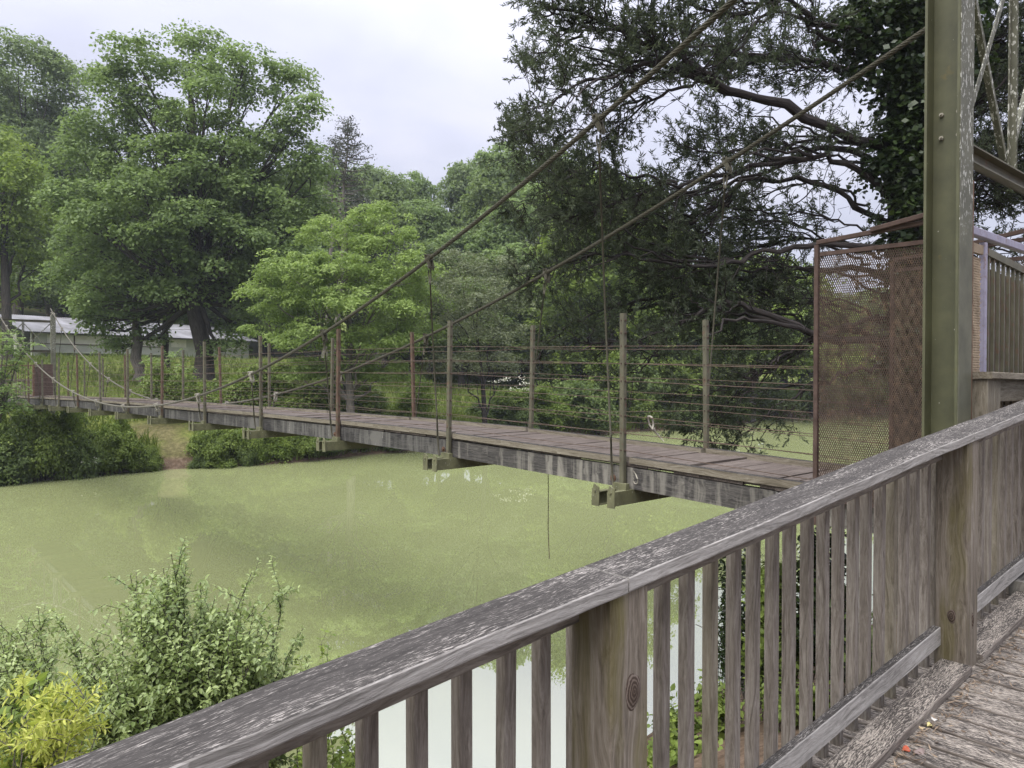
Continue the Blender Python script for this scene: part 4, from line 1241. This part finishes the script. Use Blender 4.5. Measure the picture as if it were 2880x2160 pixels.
def fallen(u_, v_, size, mcol, label, rot, asp=.7):
    n = 9
    mb = MB()
    vs = []
    for k in range(n):
        a = 2 * math.pi * k / n
        rr = size * (.5 if k % 2 else .42)
        x, y = rr * math.cos(a), rr * math.sin(a) * asp
        vs.append((x * math.cos(rot) - y * math.sin(rot), x * math.sin(rot) + y * math.cos(rot), .004 + .006 * math.cos(a * 2)))
    base = P(u_, v_, dk_z(u_) + .003)
    top = [base + U * x + V * y + Z * (z + x * SL) for x, y, z in vs]
    mb.add(top + [q_ - Z * .0015 for q_ in top], [tuple(range(n)), tuple(range(n, 2 * n))[::-1]] + [(k, (k + 1) % n, n + (k + 1) % n, n + k) for k in range(n)])
    tag(mb.build('fallen_leaf', mcol), label, 'leaf')
def onfloor(x, y):
    k, s = (x - 1440) / 2140, (y - 1046) / 2140
    d = 3.
    for _ in range(30):
        u_ = d * (k * U[0] + U[1])
        d = (EYE - dk_z(u_)) / s
    return d * (k * U[0] + U[1]), d * (k * V[0] + V[1])
for x, y, sz, c_, lb, rt, asp in ((2623, 2050, .03, (.62, .55, .25), 'small pale yellow leaf lying by the kerb board', .6, .8), (2636, 2034, .028, (.75, .73, .68), 'small white petal lying on the planks beside the yellow leaf', 1.2, .5),
                                  (2557, 2120, .045, (.42, .10, .05), 'red leaf lying on the planks near the kerb board', .3, .7), (2593, 2126, .06, (.22, .17, .15), 'curled grey brown leaf lying beside the red leaf', -.4, .6), (2600, 2058, .03, (.6, .48, .3), 'narrow tan leaf lying against the kerb board', 1.4, .4)):
    a, q_ = onfloor(x, y)
    fallen(a, q_, sz, plainmat('fallen_leaf_' + lb.split()[1], c_, .7, .15, 40), lb, rt, asp)

# ================================================================== near bank plants
def shoot_leaves(path, spacing, lsize, r, start=.25, asp=.5, droop=.25, jit=.25):
    """opposite leaf pairs along a shoot; each leaf two folded quads"""
    seg = np.linalg.norm(np.diff(path, axis=0), axis=1); Ls = np.concatenate(([0], np.cumsum(seg)))
    n = max(2, int(Ls[-1] * (1 - start) / spacing))
    t = np.linspace(start * Ls[-1], Ls[-1], n)
    p = np.stack([np.interp(t, Ls, path[:, q_]) for q_ in range(3)], 1)
    tg = unit(np.gradient(p, axis=0))
    ph = np.arange(n) * 1.45 + r.uniform(0, 6)
    ref = unit(np.cross(tg, np.array((.3, .2, 1.))) + 1e-6); ref2 = np.cross(tg, ref)
    out = []
    for s_ in (0, math.pi):
        sd = np.cos(ph + s_)[:, None] * ref + np.sin(ph + s_)[:, None] * ref2
        d = unit(sd + tg * .55 + r.normal(size=(n, 3)) * jit - np.array((0, 0, droop)))
        out.append((p, d))
    P_ = np.concatenate([o_[0] for o_ in out]); D_ = np.concatenate([o_[1] for o_ in out])
    return P_, D_, lsize * np.concatenate([np.interp(t, [t[0], t[-1] * .9, t[-1]], [1, .95, .6])] * 2) * r.uniform(.75, 1.2, 2 * n)
def folded(P_, D_, S_, asp, r):
    n = len(P_)
    up = unit(np.array((0, 0, 1.)) + r.normal(size=(n, 3)) * .35)
    sd = unit(np.cross(D_, up)); nr = np.cross(sd, D_)
    s = S_[:, None]
    b0 = P_; t0 = P_ + D_ * s - nr * s * .12; m0 = P_ + D_ * s * .5 - nr * s * .04
    l1 = P_ + D_ * s * .35 + sd * s * asp * .5 + nr * s * .07; l2 = P_ + D_ * s * .7 + sd * s * asp * .38 + nr * s * .03
    r1 = P_ + D_ * s * .35 - sd * s * asp * .5 + nr * s * .07; r2 = P_ + D_ * s * .7 - sd * s * asp * .38 + nr * s * .03
    v = np.stack([b0, l1, l2, t0, r2, r1], 1).reshape(-1, 3)
    k = np.arange(n)[:, None] * 6
    f = np.concatenate([k + np.array([[0, 3, 2, 1]]), k + np.array([[0, 5, 4, 3]])], 0)
    return v, f
def shrub(name, base, tips, label, leafm, cat='shrub', spacing=.03, lsize=.035, asp=.5, twigs=5, twl=.28, start=.35, seed=1, stemr=.008, bark='oak', droop=.25, group=None, arch=.1):
    r = np.random.default_rng(seed)
    t = empty(name, base, label, cat, group)
    mb = MB(); PP, DD, SS, TT = [], [], [], []
    for tp in tips:
        b0 = np.asarray(base) + r.normal(size=3) * (.15, .15, .02)
        L = np.linalg.norm(tp - b0)
        q = limb_pts(b0, tp, L * arch * .5, 9, L * .012, r)
        mb.tube(q, np.linspace(stemr, stemr * .25, 9), 4, False)
        paths = [(q, start)]
        for _ in range(twigs):
            j = r.uniform(2.5, 7.8); a = int(j); s0 = q[a] + (q[a + 1] - q[a]) * (j - a)
            d = unit(unit(q[a + 1] - q[a]) * .7 + r.normal(size=3) * .65 + (0, 0, .25)) * twl * r.uniform(.5, 1.3)
            tw = limb_pts(s0, s0 + d, .02, 5, .01, r)
            mb.tube(tw, np.linspace(stemr * .4, stemr * .15, 5), 3, False)
            paths.append((tw, .1))
        for pth, st in paths:
            p_, d_, s_ = shoot_leaves(pth, spacing, lsize, r, st, asp, droop)
            PP.append(p_); DD.append(d_); SS.append(s_); TT.append(np.clip(r.normal(.45, .18) + r.normal(0, .14, len(p_)) + .25 * (np.arange(len(p_)) % (len(p_) // 2 + 1) > len(p_) * .4), 0, 1))
    mb.build('stem', BARK[bark], t)
    PP, DD, SS, TT = map(np.concatenate, (PP, DD, SS, TT))
    v, f = folded(PP, DD, SS, asp, r)
    np_mesh('foliage', v, f, LEAF[leafm], t, np.concatenate([TT, TT]))
    return t
def tips_in(r, d, ells, n, dd=.5):
    """tip points inside picture-sized ellipsoids standing at depth d"""
    out = []
    a = np.array([e[2] * e[3] for e in ells], float); a /= a.sum()
    for _ in range(n):
        x, y, rx, ry = ells[r.choice(len(ells), p=a)]
        q = unit(r.normal(size=3)) * r.uniform(.3, 1) ** .5
        out.append(px(x + q[0] * rx, y + q[1] * ry, d + q[2] * dd))
    return out
r = np.random.default_rng(71)
PB = gbase(540, 4.9); PB[2] = max(PB[2], .1)
tp = tips_in(r, 4.75, [(560, 1890, 230, 160), (470, 1760, 130, 110), (660, 1830, 160, 110), (430, 2050, 230, 120), (640, 2020, 200, 110), (290, 1960, 120, 90), (800, 1880, 70, 90)], 300, .55)
tp += [px(x, y, 4.7 + dd) for x, y, dd in ((478, 1560, 0), (455, 1600, .1), (500, 1610, .1), (362, 1620, 0), (380, 1660, .2), (705, 1612, 0), (690, 1640, .1), (790, 1660, .2), (720, 1700, 0), (600, 1685, -.1), (330, 1720, .1), (560, 1640, .2), (640, 1700, 0), (160, 1755, .2), (190, 1790, .2), (230, 1850, 0), (250, 1800, .1), (850, 1770, .2), (520, 1590, .1))]
shrub('privet_bush', PB, tp, 'large small leaved green bush at the lower left beside the railing', 'privet', spacing=.024, lsize=.044, asp=.5, twigs=12, twl=.24, seed=72, start=.5)
PB2 = gbase(60, 5.2)
tp = tips_in(r, 5.1, [(60, 1880, 110, 110), (20, 1800, 60, 80), (90, 1980, 120, 90)], 55, .4) + [px(x, y, 5.1) for x, y in ((100, 1712), (75, 1740), (40, 1770), (120, 1745), (10, 1790))]
shrub('privet_bush', PB2, tp, 'smaller leafy bush at the left edge behind the yellow plant', 'privet', spacing=.026, lsize=.044, asp=.5, twigs=9, twl=.25, seed=73, start=.5)
# yellow compound-leaved plant
PB3 = gbase(130, 3.6)
t = empty('yellow_plant', PB3, 'bright yellow green plant with narrow leaflets in the lower left corner', 'plant')
r = np.random.default_rng(74)
mb = MB(); PP, DD, SS = [], [], []
for _ in range(85):
    x, y = 95 + r.normal() * 75, 2100 + r.normal() * 65
    if y < 1950 or x > 255: continue
    c = px(x, y, 3.55 + r.normal() * .16)
    d = unit(np.array((r.normal(), r.normal() * .6, r.uniform(-.15, .7))))
    q = limb_pts(c, c + d * r.uniform(.12, .24), .02, 7, 0, r)
    mb.tube(q, np.linspace(.0025, .001, 7), 3, False)
    p_, d_, s_ = shoot_leaves(q, .013, .05, r, .1, .3, .15, .15)
    PP.append(p_); DD.append(d_); SS.append(s_)
for _ in range(14):
    x, y = 110 + r.normal() * 80, 2080 + r.normal() * 50
    mb.tube(limb_pts(PB3 + r.normal(size=3) * (.12, .12, 0), px(x, y, 3.55), .1, 7, .01, r), np.linspace(.006, .002, 7), 4, False)
mb.build('stem', BARK['pale'], t)
PP, DD, SS = map(np.concatenate, (PP, DD, SS))
v, f = folded(PP, DD, SS, .27, r)
tt = r.random(len(PP)); np_mesh('foliage', v, f, LEAF['yellow'], t, np.concatenate([tt, tt]))
# broad leaved creeper beside it
tp = tips_in(r, 3.7, [(90, 1990, 90, 70), (150, 2120, 120, 60), (40, 2100, 60, 70)], 24, .25)
shrub('broad_leaved_weed', gbase(60, 3.75), tp, 'broad leaved yellow green weed mixed into the yellow plant', 'fresh', 'plant', .06, .075, .62, 3, .2, .5, 75, .005)
# thin shoots at the rail and weeds seen between the balusters
def weeds(x, y, d, rx, ry, n, label, lm, lsize, seed, asp=.6, spacing=.045, group=None, name='weed', twigs=3, twl=.16):
    r = np.random.default_rng(seed)
    shrub(name, gbase(x, d), tips_in(r, d, [(x, y, rx, ry)], n, .35), label, lm, 'plant', spacing, lsize, asp, twigs, twl, .35, seed, .004, group=group)
weeds(885, 1880, 4.4, 60, 60, 9, 'few thin leafy shoots rising just above the cap rail', 'fresh', .05, 81)
weeds(985, 2120, 4.9, 40, 60, 12, 'leafy weed seen between balusters left of the first post', 'fresh', .05, 82)
weeds(870, 2150, 4.7, 60, 50, 12, 'leafy weed low behind the leftmost balusters', 'under', .05, 83)
weeds(1900, 2090, 6.2, 70, 110, 26, 'green leafy weed in the gaps right of the first post', 'under', .085, 84)
weeds(2020, 2000, 6.4, 60, 90, 22, 'leafy vine tangle on the bank behind the middle balusters', 'under', .08, 85)
weeds(1930, 2150, 5.6, 90, 50, 18, 'low broad leaved weed on bare soil right of the first post', 'fresh', .085, 86)
weeds(2180, 1720, 6.6, 60, 190, 46, 'dense green bush under the bridge end behind the balusters', 'under', .085, 87, twigs=5, twl=.25, name='bush')
weeds(2330, 1650, 6.4, 80, 190, 46, 'dense ivy covered bush in the last gaps before the second post', 'ivy', .085, 88, twigs=5, twl=.25, name='bush')
weeds(2080, 1640, 7.3, 50, 150, 24, 'slender leafy sapling at the water behind the balusters', 'ivy', .06, 89, twigs=5, twl=.25, name='sapling')
weeds(2250, 1980, 6.0, 120, 60, 26, 'low weeds on brown soil behind the right balusters', 'under', .07, 90)
weeds(2450, 1800, 5.8, 80, 120, 26, 'shaded bush beside the second railing post', 'back', .07, 91, name='bush')
# driftwood snag at the water's edge
r = np.random.default_rng(95)
dw = MB()
b0 = px(2105, 1960, 7.6); e0 = px(2060, 1735, 7.8)
dw.tube(limb_pts(b0, e0, .0, 8, .03, r), np.linspace(.05, .03, 8), 7)
for x, y in ((2020, 1700), (1990, 1680), (2140, 1700), (2150, 1640), (1960, 1760), (2030, 1620)):
    dw.tube(limb_pts(px(2075, 1790, 7.75), px(x, y, 7.8 + r.normal() * .3), .05, 7, .03, r), np.linspace(.014, .004, 7), 4)
tag(dw.build('driftwood', BARK['pale']), 'bare twiggy driftwood stub at the water edge behind the balusters', 'driftwood')

# ================================================================== the big cedar on the near bank
ced = empty('cedar_tree', gbase(2590, 12.4), 'huge dark cedar leaning over the bridge with long bare limbs', 'tree')
r = np.random.default_rng(101)
cb = gbase(2590, 12.4)
trunk = np.array([cb - Z * .3, px(2580, 1200, 12.4), px(2560, 700, 12.4), px(2540, 400, 12.4), px(2560, 0, 12.5), px(2590, -500, 12.6), px(2600, -1100, 12.7)])
def smooth_path(pts_, n):
    pts_ = np.asarray(pts_); t = np.linspace(0, len(pts_) - 1, n)
    k = np.clip(t.astype(int), 0, len(pts_) - 2); f = (t - k)[:, None]
    p0 = pts_[np.clip(k - 1, 0, None)]; p1 = pts_[k]; p2 = pts_[k + 1]; p3 = pts_[np.clip(k + 2, None, len(pts_) - 1)]
    return .5 * ((2 * p1) + (-p0 + p2) * f + (2 * p0 - 5 * p1 + 4 * p2 - p3) * f ** 2 + (-p0 + 3 * p1 - 3 * p2 + p3) * f ** 3)
tk = smooth_path(trunk, 24)
MB().tube(tk, np.linspace(.42, .16, 24), 14).build('trunk', BARK['cedar'], ced)
LIMBS = [  # picture points with depth, start radius, foliage weight, start of foliage
    ([(2520, 430, 12.2), (2340, 373, 11.6), (2187, 291, 11.2), (2074, 269, 11), (1996, 221, 10.8), (1944, 182, 10.7), (1901, 148, 10.6), (1849, 134, 10.5), (1790, 100, 10.3), (1650, 55, 10), (1520, 20, 9.8)], .12, 1.3, .35),
    ([(1901, 150, 10.6), (1800, 190, 10.4), (1740, 205, 10.3), (1640, 240, 10.1), (1570, 280, 9.9), (1500, 310, 9.8)], .055, 1.6, .1),
    ([(1996, 221, 10.8), (1900, 260, 10.7), (1780, 290, 10.6), (1650, 350, 10.5), (1540, 420, 10.4)], .045, 1.5, .1),
    ([(1849, 134, 10.5), (1720, 90, 10.8), (1620, 110, 11), (1540, 150, 11.2), (1490, 180, 11.3)], .045, 1.6, .05),
    ([(2530, 250, 12.3), (2350, 190, 12.8), (2250, 172, 13), (2100, 165, 13), (1980, 150, 12.9), (1850, 170, 12.8), (1700, 200, 12.6), (1580, 190, 12.5)], .085, 1.0, .4),
    ([(2550, 120, 12.4), (2420, 110, 11.8), (2300, 70, 11.4), (2210, 8, 11.2), (2130, 40, 11), (2040, 45, 10.8), (1900, 10, 10.5), (1720, -20, 10.2), (1560, -10, 10)], .075, 1.2, .35),
    ([(2420, 170, 12), (2300, 100, 11.5), (2250, 60, 11.3), (2200, -40, 11)], .06, .9, .3),
    ([(2550, 20, 12.5), (2350, -60, 13), (2100, -90, 13.2), (1850, -70, 13.2), (1640, -60, 13), (1500, -20, 12.8)], .09, 1.2, .3),
    ([(2530, 580, 12.2), (2400, 480, 11.9), (2300, 450, 11.7), (2200, 455, 11.5), (2050, 480, 11.3), (1900, 520, 11.1), (1750, 560, 10.9), (1600, 620, 10.7)], .085, 1.0, .4),
    ([(2540, 640, 12.3), (2430, 600, 12.5), (2350, 540, 12.6), (2230, 510, 12.7), (2090, 515, 12.6), (2000, 590, 12.4), (1940, 625, 12.3), (1850, 640, 12.2), (1760, 620, 12), (1650, 600, 11.9)], .08, .9, .55),
    ([(2530, 520, 12.2), (2380, 420, 12.6), (2250, 440, 12.7), (2120, 470, 12.8), (2000, 520, 12.8), (1850, 560, 12.8), (1700, 540, 12.7), (1580, 500, 12.6), (1480, 430, 12.5), (1400, 345, 12.4)], .08, 1.0, .45),
    ([(1580, 500, 12.6), (1520, 440, 12.4), (1460, 390, 12.3), (1400, 335, 12.2)], .03, 1.8, .05),
    ([(2560, 980, 12.4), (2400, 960, 12), (2300, 945, 11.8), (2200, 905, 11.6), (2100, 865, 11.5), (2040, 858, 11.4), (1985, 870, 11.3), (1900, 910, 11.2), (1780, 960, 11.1), (1640, 960, 11)], .11, .75, .4),
    ([(2540, 800, 12.4), (2400, 760, 12.8), (2200, 760, 13), (2050, 800, 13), (1900, 830, 12.9), (1750, 860, 12.7), (1620, 900, 12.5), (1520, 1000, 12.4)], .08, .8, .35),
    ([(2540, 720, 12.3), (2350, 690, 11.8), (2200, 700, 11.6), (2060, 740, 11.5), (1900, 740, 11.4), (1740, 720, 11.2), (1600, 740, 11), (1480, 780, 10.9)], .075, .9, .35),
    ([(1900, 520, 11.1), (1780, 500, 11.4), (1660, 480, 11.6), (1560, 520, 11.7), (1470, 580, 11.8)], .04, 1.6, .1),
    ([(2560, 900, 12.4), (2420, 900, 12), (2280, 960, 11.9), (2140, 1040, 11.9), (2040, 1130, 11.9), (1990, 1220, 11.9)], .06, .9, .3),
    ([(2560, 1050, 12.4), (2430, 1040, 12), (2330, 1060, 11.8), (2220, 1130, 11.7), (2120, 1200, 11.7), (2060, 1250, 11.7)], .05, .9, .3),
    ([(1900, 910, 11.2), (1850, 980, 11.2), (1790, 1050, 11.3), (1730, 1110, 11.4)], .03, .6, .2),
    ([(2300, 945, 11.8), (2200, 1000, 11.6), (2110, 1060, 11.5), (2010, 1090, 11.4), (1900, 1110, 11.3)], .04, .9, .2),
    ([(2080, 520, 12.6), (2000, 640, 12.4), (1930, 760, 12.3), (1880, 860, 12.2)], .04, .8, .3),
    ([(2560, 300, 12.5), (2700, 160, 12.6), (2850, 80, 12.6), (3020, 40, 12.6)], .08, 1.5, .15),
    ([(2570, 500, 12.5), (2720, 470, 12.8), (2860, 520, 12.9), (3000, 560, 13)], .07, 1.3, .2),
    ([(2570, 350, 12.5), (2720, 330, 12.2), (2860, 280, 12), (3000, 300, 12)], .07, 1.5, .2),
    ([(2570, 700, 12.5), (2730, 690, 12.8), (2900, 720, 12.9)], .06, .8, .3),
    ([(2580, 100, 12.5), (2740, -40, 12.2), (2900, -60, 12)], .07, 1.3, .2),
]
for q_ in range(16):
    yy = r.uniform(120, 950); L_ = r.uniform(380, 900)
    x0, d0 = r.uniform(2440, 2560), r.uniform(11.6, 13.4)
    yl = yy + r.uniform(-90, 130); dd = r.uniform(-1.4, 1.2)
    LIMBS.append(([(x0, yy + 60, d0), (x0 - L_ * .3, yy + r.uniform(-30, 30), d0 + dd * .3), (x0 - L_ * .65, (yy + yl) / 2 + r.uniform(-30, 30), d0 + dd * .7), (x0 - L_, yl, d0 + dd)], r.uniform(.03, .06), r.uniform(.8, 1.3), r.uniform(.1, .3)))
for q_ in range(9):
    yy = r.uniform(-120, 560); d0 = r.uniform(12, 13.6)
    LIMBS.append(([(2590, yy + 80, d0), (2720, yy + r.uniform(-20, 40), d0), (2850, yy + r.uniform(-60, 40), d0 + .3), (3050, yy + r.uniform(-90, 60), d0 + .5)], .05, 2.2, .08))
LV, LF, LT, lo = [], [], [], 0
def sprays(path, n, r, ln=.075, wd=.0078):
    t = r.uniform(.1, 1, n) ** .55 * (len(path) - 1.001)
    k = t.astype(int); p = path[k] + (path[k + 1] - path[k]) * (t - k)[:, None]
    d0 = unit(path[k + 1] - path[k])
    d = unit(d0 * .7 + r.normal(size=(n, 3)) * .6)
    s = unit(np.cross(d, r.normal(size=(n, 3))))
    L = ln * r.uniform(.5, 1.4, n)[:, None]; w = wd * r.uniform(.7, 1.4, n)[:, None]
    return np.stack([p, p + d * L * .5 + s * w, p + d * L, p + d * L * .5 - s * w], 1).reshape(-1, 3)
for pl, r0, wgt, st in LIMBS:
    pp = smooth_path([px(*q_) for q_ in pl], 28)
    pp[1:-1] += r.normal(size=(26, 3)) * .03
    L = np.linalg.norm(np.diff(pp, axis=0), axis=1).sum()
    mb = MB().tube(pp, np.linspace(r0, r0 * .16, 28) * .66 * r.uniform(.85, 1.18, 28), 9)
    for _ in range(3):                                   # companion boughs running beside the limb
        a = r.integers(6, 14); e_ = r.integers(18, 27)
        cp = pp[a:e_] + np.linspace(0, 1, e_ - a)[:, None] * r.normal(size=3) * (.25, .5, .4)
        mb.tube(cp, np.linspace(r0 * .38, r0 * .1, e_ - a), 6)
    n2 = int(L * 6.8 * wgt)
    for _ in range(n2):
        j = (st + (1 - st) * r.random() ** .8) * 26.9; a = int(j)
        s0 = pp[a] + (pp[a + 1] - pp[a]) * (j - a); tg = unit(pp[a + 1] - pp[a])
        d = unit(tg * .75 + r.normal(size=3) * (.55, .75, .5) + (0, 0, .12)) * r.uniform(.4, 1.25) * (1.2 - .75 * j / 27)
        tip = s0 + d; xs = 1440 + 2140 * tip[0] / tip[1]; ys = 1046 - 2140 * (tip[2] - EYE) / tip[1]
        if xs < np.interp(ys, [-400, 0, 80, 170, 240, 300, 340, 420, 600, 1000], [1440, 1450, 1480, 1440, 1510, 1495, 1410, 1400, 1340, 1340]) + r.normal() * 22: continue
        q = limb_pts(s0, s0 + d, -.05, 6, .025, r); q[-2:, 2] += .05
        mb.tube(q, np.linspace(max(.007, r0 * .14), .004, 6), 4, False)
        for _ in range(6):
            jj = 1 + 3.95 * r.random() ** .7; b_ = int(jj); e0 = q[b_] + (q[b_ + 1] - q[b_]) * (jj - b_)
            d2 = unit(unit(d) * .8 + r.normal(size=3) * .6 + (0, 0, .1)) * r.uniform(.14, .42)
            q2 = limb_pts(e0, e0 + d2, .01, 4, .012, r)
            mb.tube(q2, np.array((.004, .0035, .003, .002)), 3, False)
            v = sprays(q2, int(30 * r.uniform(.7, 1.3)), r)
            LV.append(v); LT.append(np.clip(r.normal(.4, .22) + r.normal(0, .15, len(v) // 4), 0, 1))
    # bare dead twigs near the trunk end
    for _ in range(int(L * 1.6)):
        a = r.integers(1, 16); s0 = pp[a]
        mb.tube(limb_pts(s0, s0 + unit(r.normal(size=3) + (-.4, 0, -.2)) * r.uniform(.3, .9), .06, 5, .04, r), np.linspace(.008, .002, 5), 3, False)
    mb.build('limb', BARK['cedar'], ced)
v = np.concatenate(LV)
np_mesh('crown', v, np.arange(len(v)).reshape(-1, 4), LEAF['cedar'], ced, np.concatenate(LT))

# ivy on the cedar trunk and the hanging masses beside the column
r = np.random.default_rng(111)
iv = empty('ivy', px(2520, 900, 11.9), 'dark glossy ivy smothering the cedar trunk behind the column', 'vine')
lobes = [(px(x, y, 11.8 + r.uniform(-.2, .4)), (rx * 11.8 / 2140, .45, ry * 11.8 / 2140)) for x, y, rx, ry in
         ((2560, 40, 110, 120), (2500, 180, 90, 110), (2570, 250, 90, 130), (2540, 400, 80, 110), (2480, 470, 60, 60), (2580, 560, 70, 90), (2540, 700, 70, 110), (2560, 850, 70, 100), (2600, 420, 70, 120), (2440, 60, 80, 80), (2380, 110, 50, 60), (2560, 1000, 60, 100), (2680, 120, 70, 160), (2620, -40, 120, 90))]
v, f, ti = crown_leaves(lobes, r=r, per_m2=16, leaves=30, size=.10, clr=.26, low=-.9, flat=.8, aspect=.8, fill=.45)
np_mesh('leaves', v, f, LEAF['ivy'], iv, ti)
mb = MB()
for k in range(5):
    mb.tube(limb_pts(cb + r.normal(size=3) * (.3, .3, 0), px(2520 + 40 * k, 60, 12.0), 0, 9, .1, r), .02, 5)
mb.build('stem', BARK['cedar'], iv)

# ------------------------------------------------------------------ air
m = bpy.data.materials.new('air'); m.use_nodes = True
nt = m.node_tree; nt.nodes.clear()
pv = nd(nt, 'ShaderNodeVolumePrincipled', {'Color': (.80, .86, .95, 1), 'Density': 0.0005, 'Anisotropy': .2})
nd(nt, 'ShaderNodeOutputMaterial', {'Volume': pv.outputs[0]})
mb = MB(); mb.beam((0, -760, 27), (0, 760, 27), (1520, 0, 0), (0, 0, 62))
hz = mb.build('haze', m); tag(hz, 'thin summer haze', 'haze', kind='stuff')
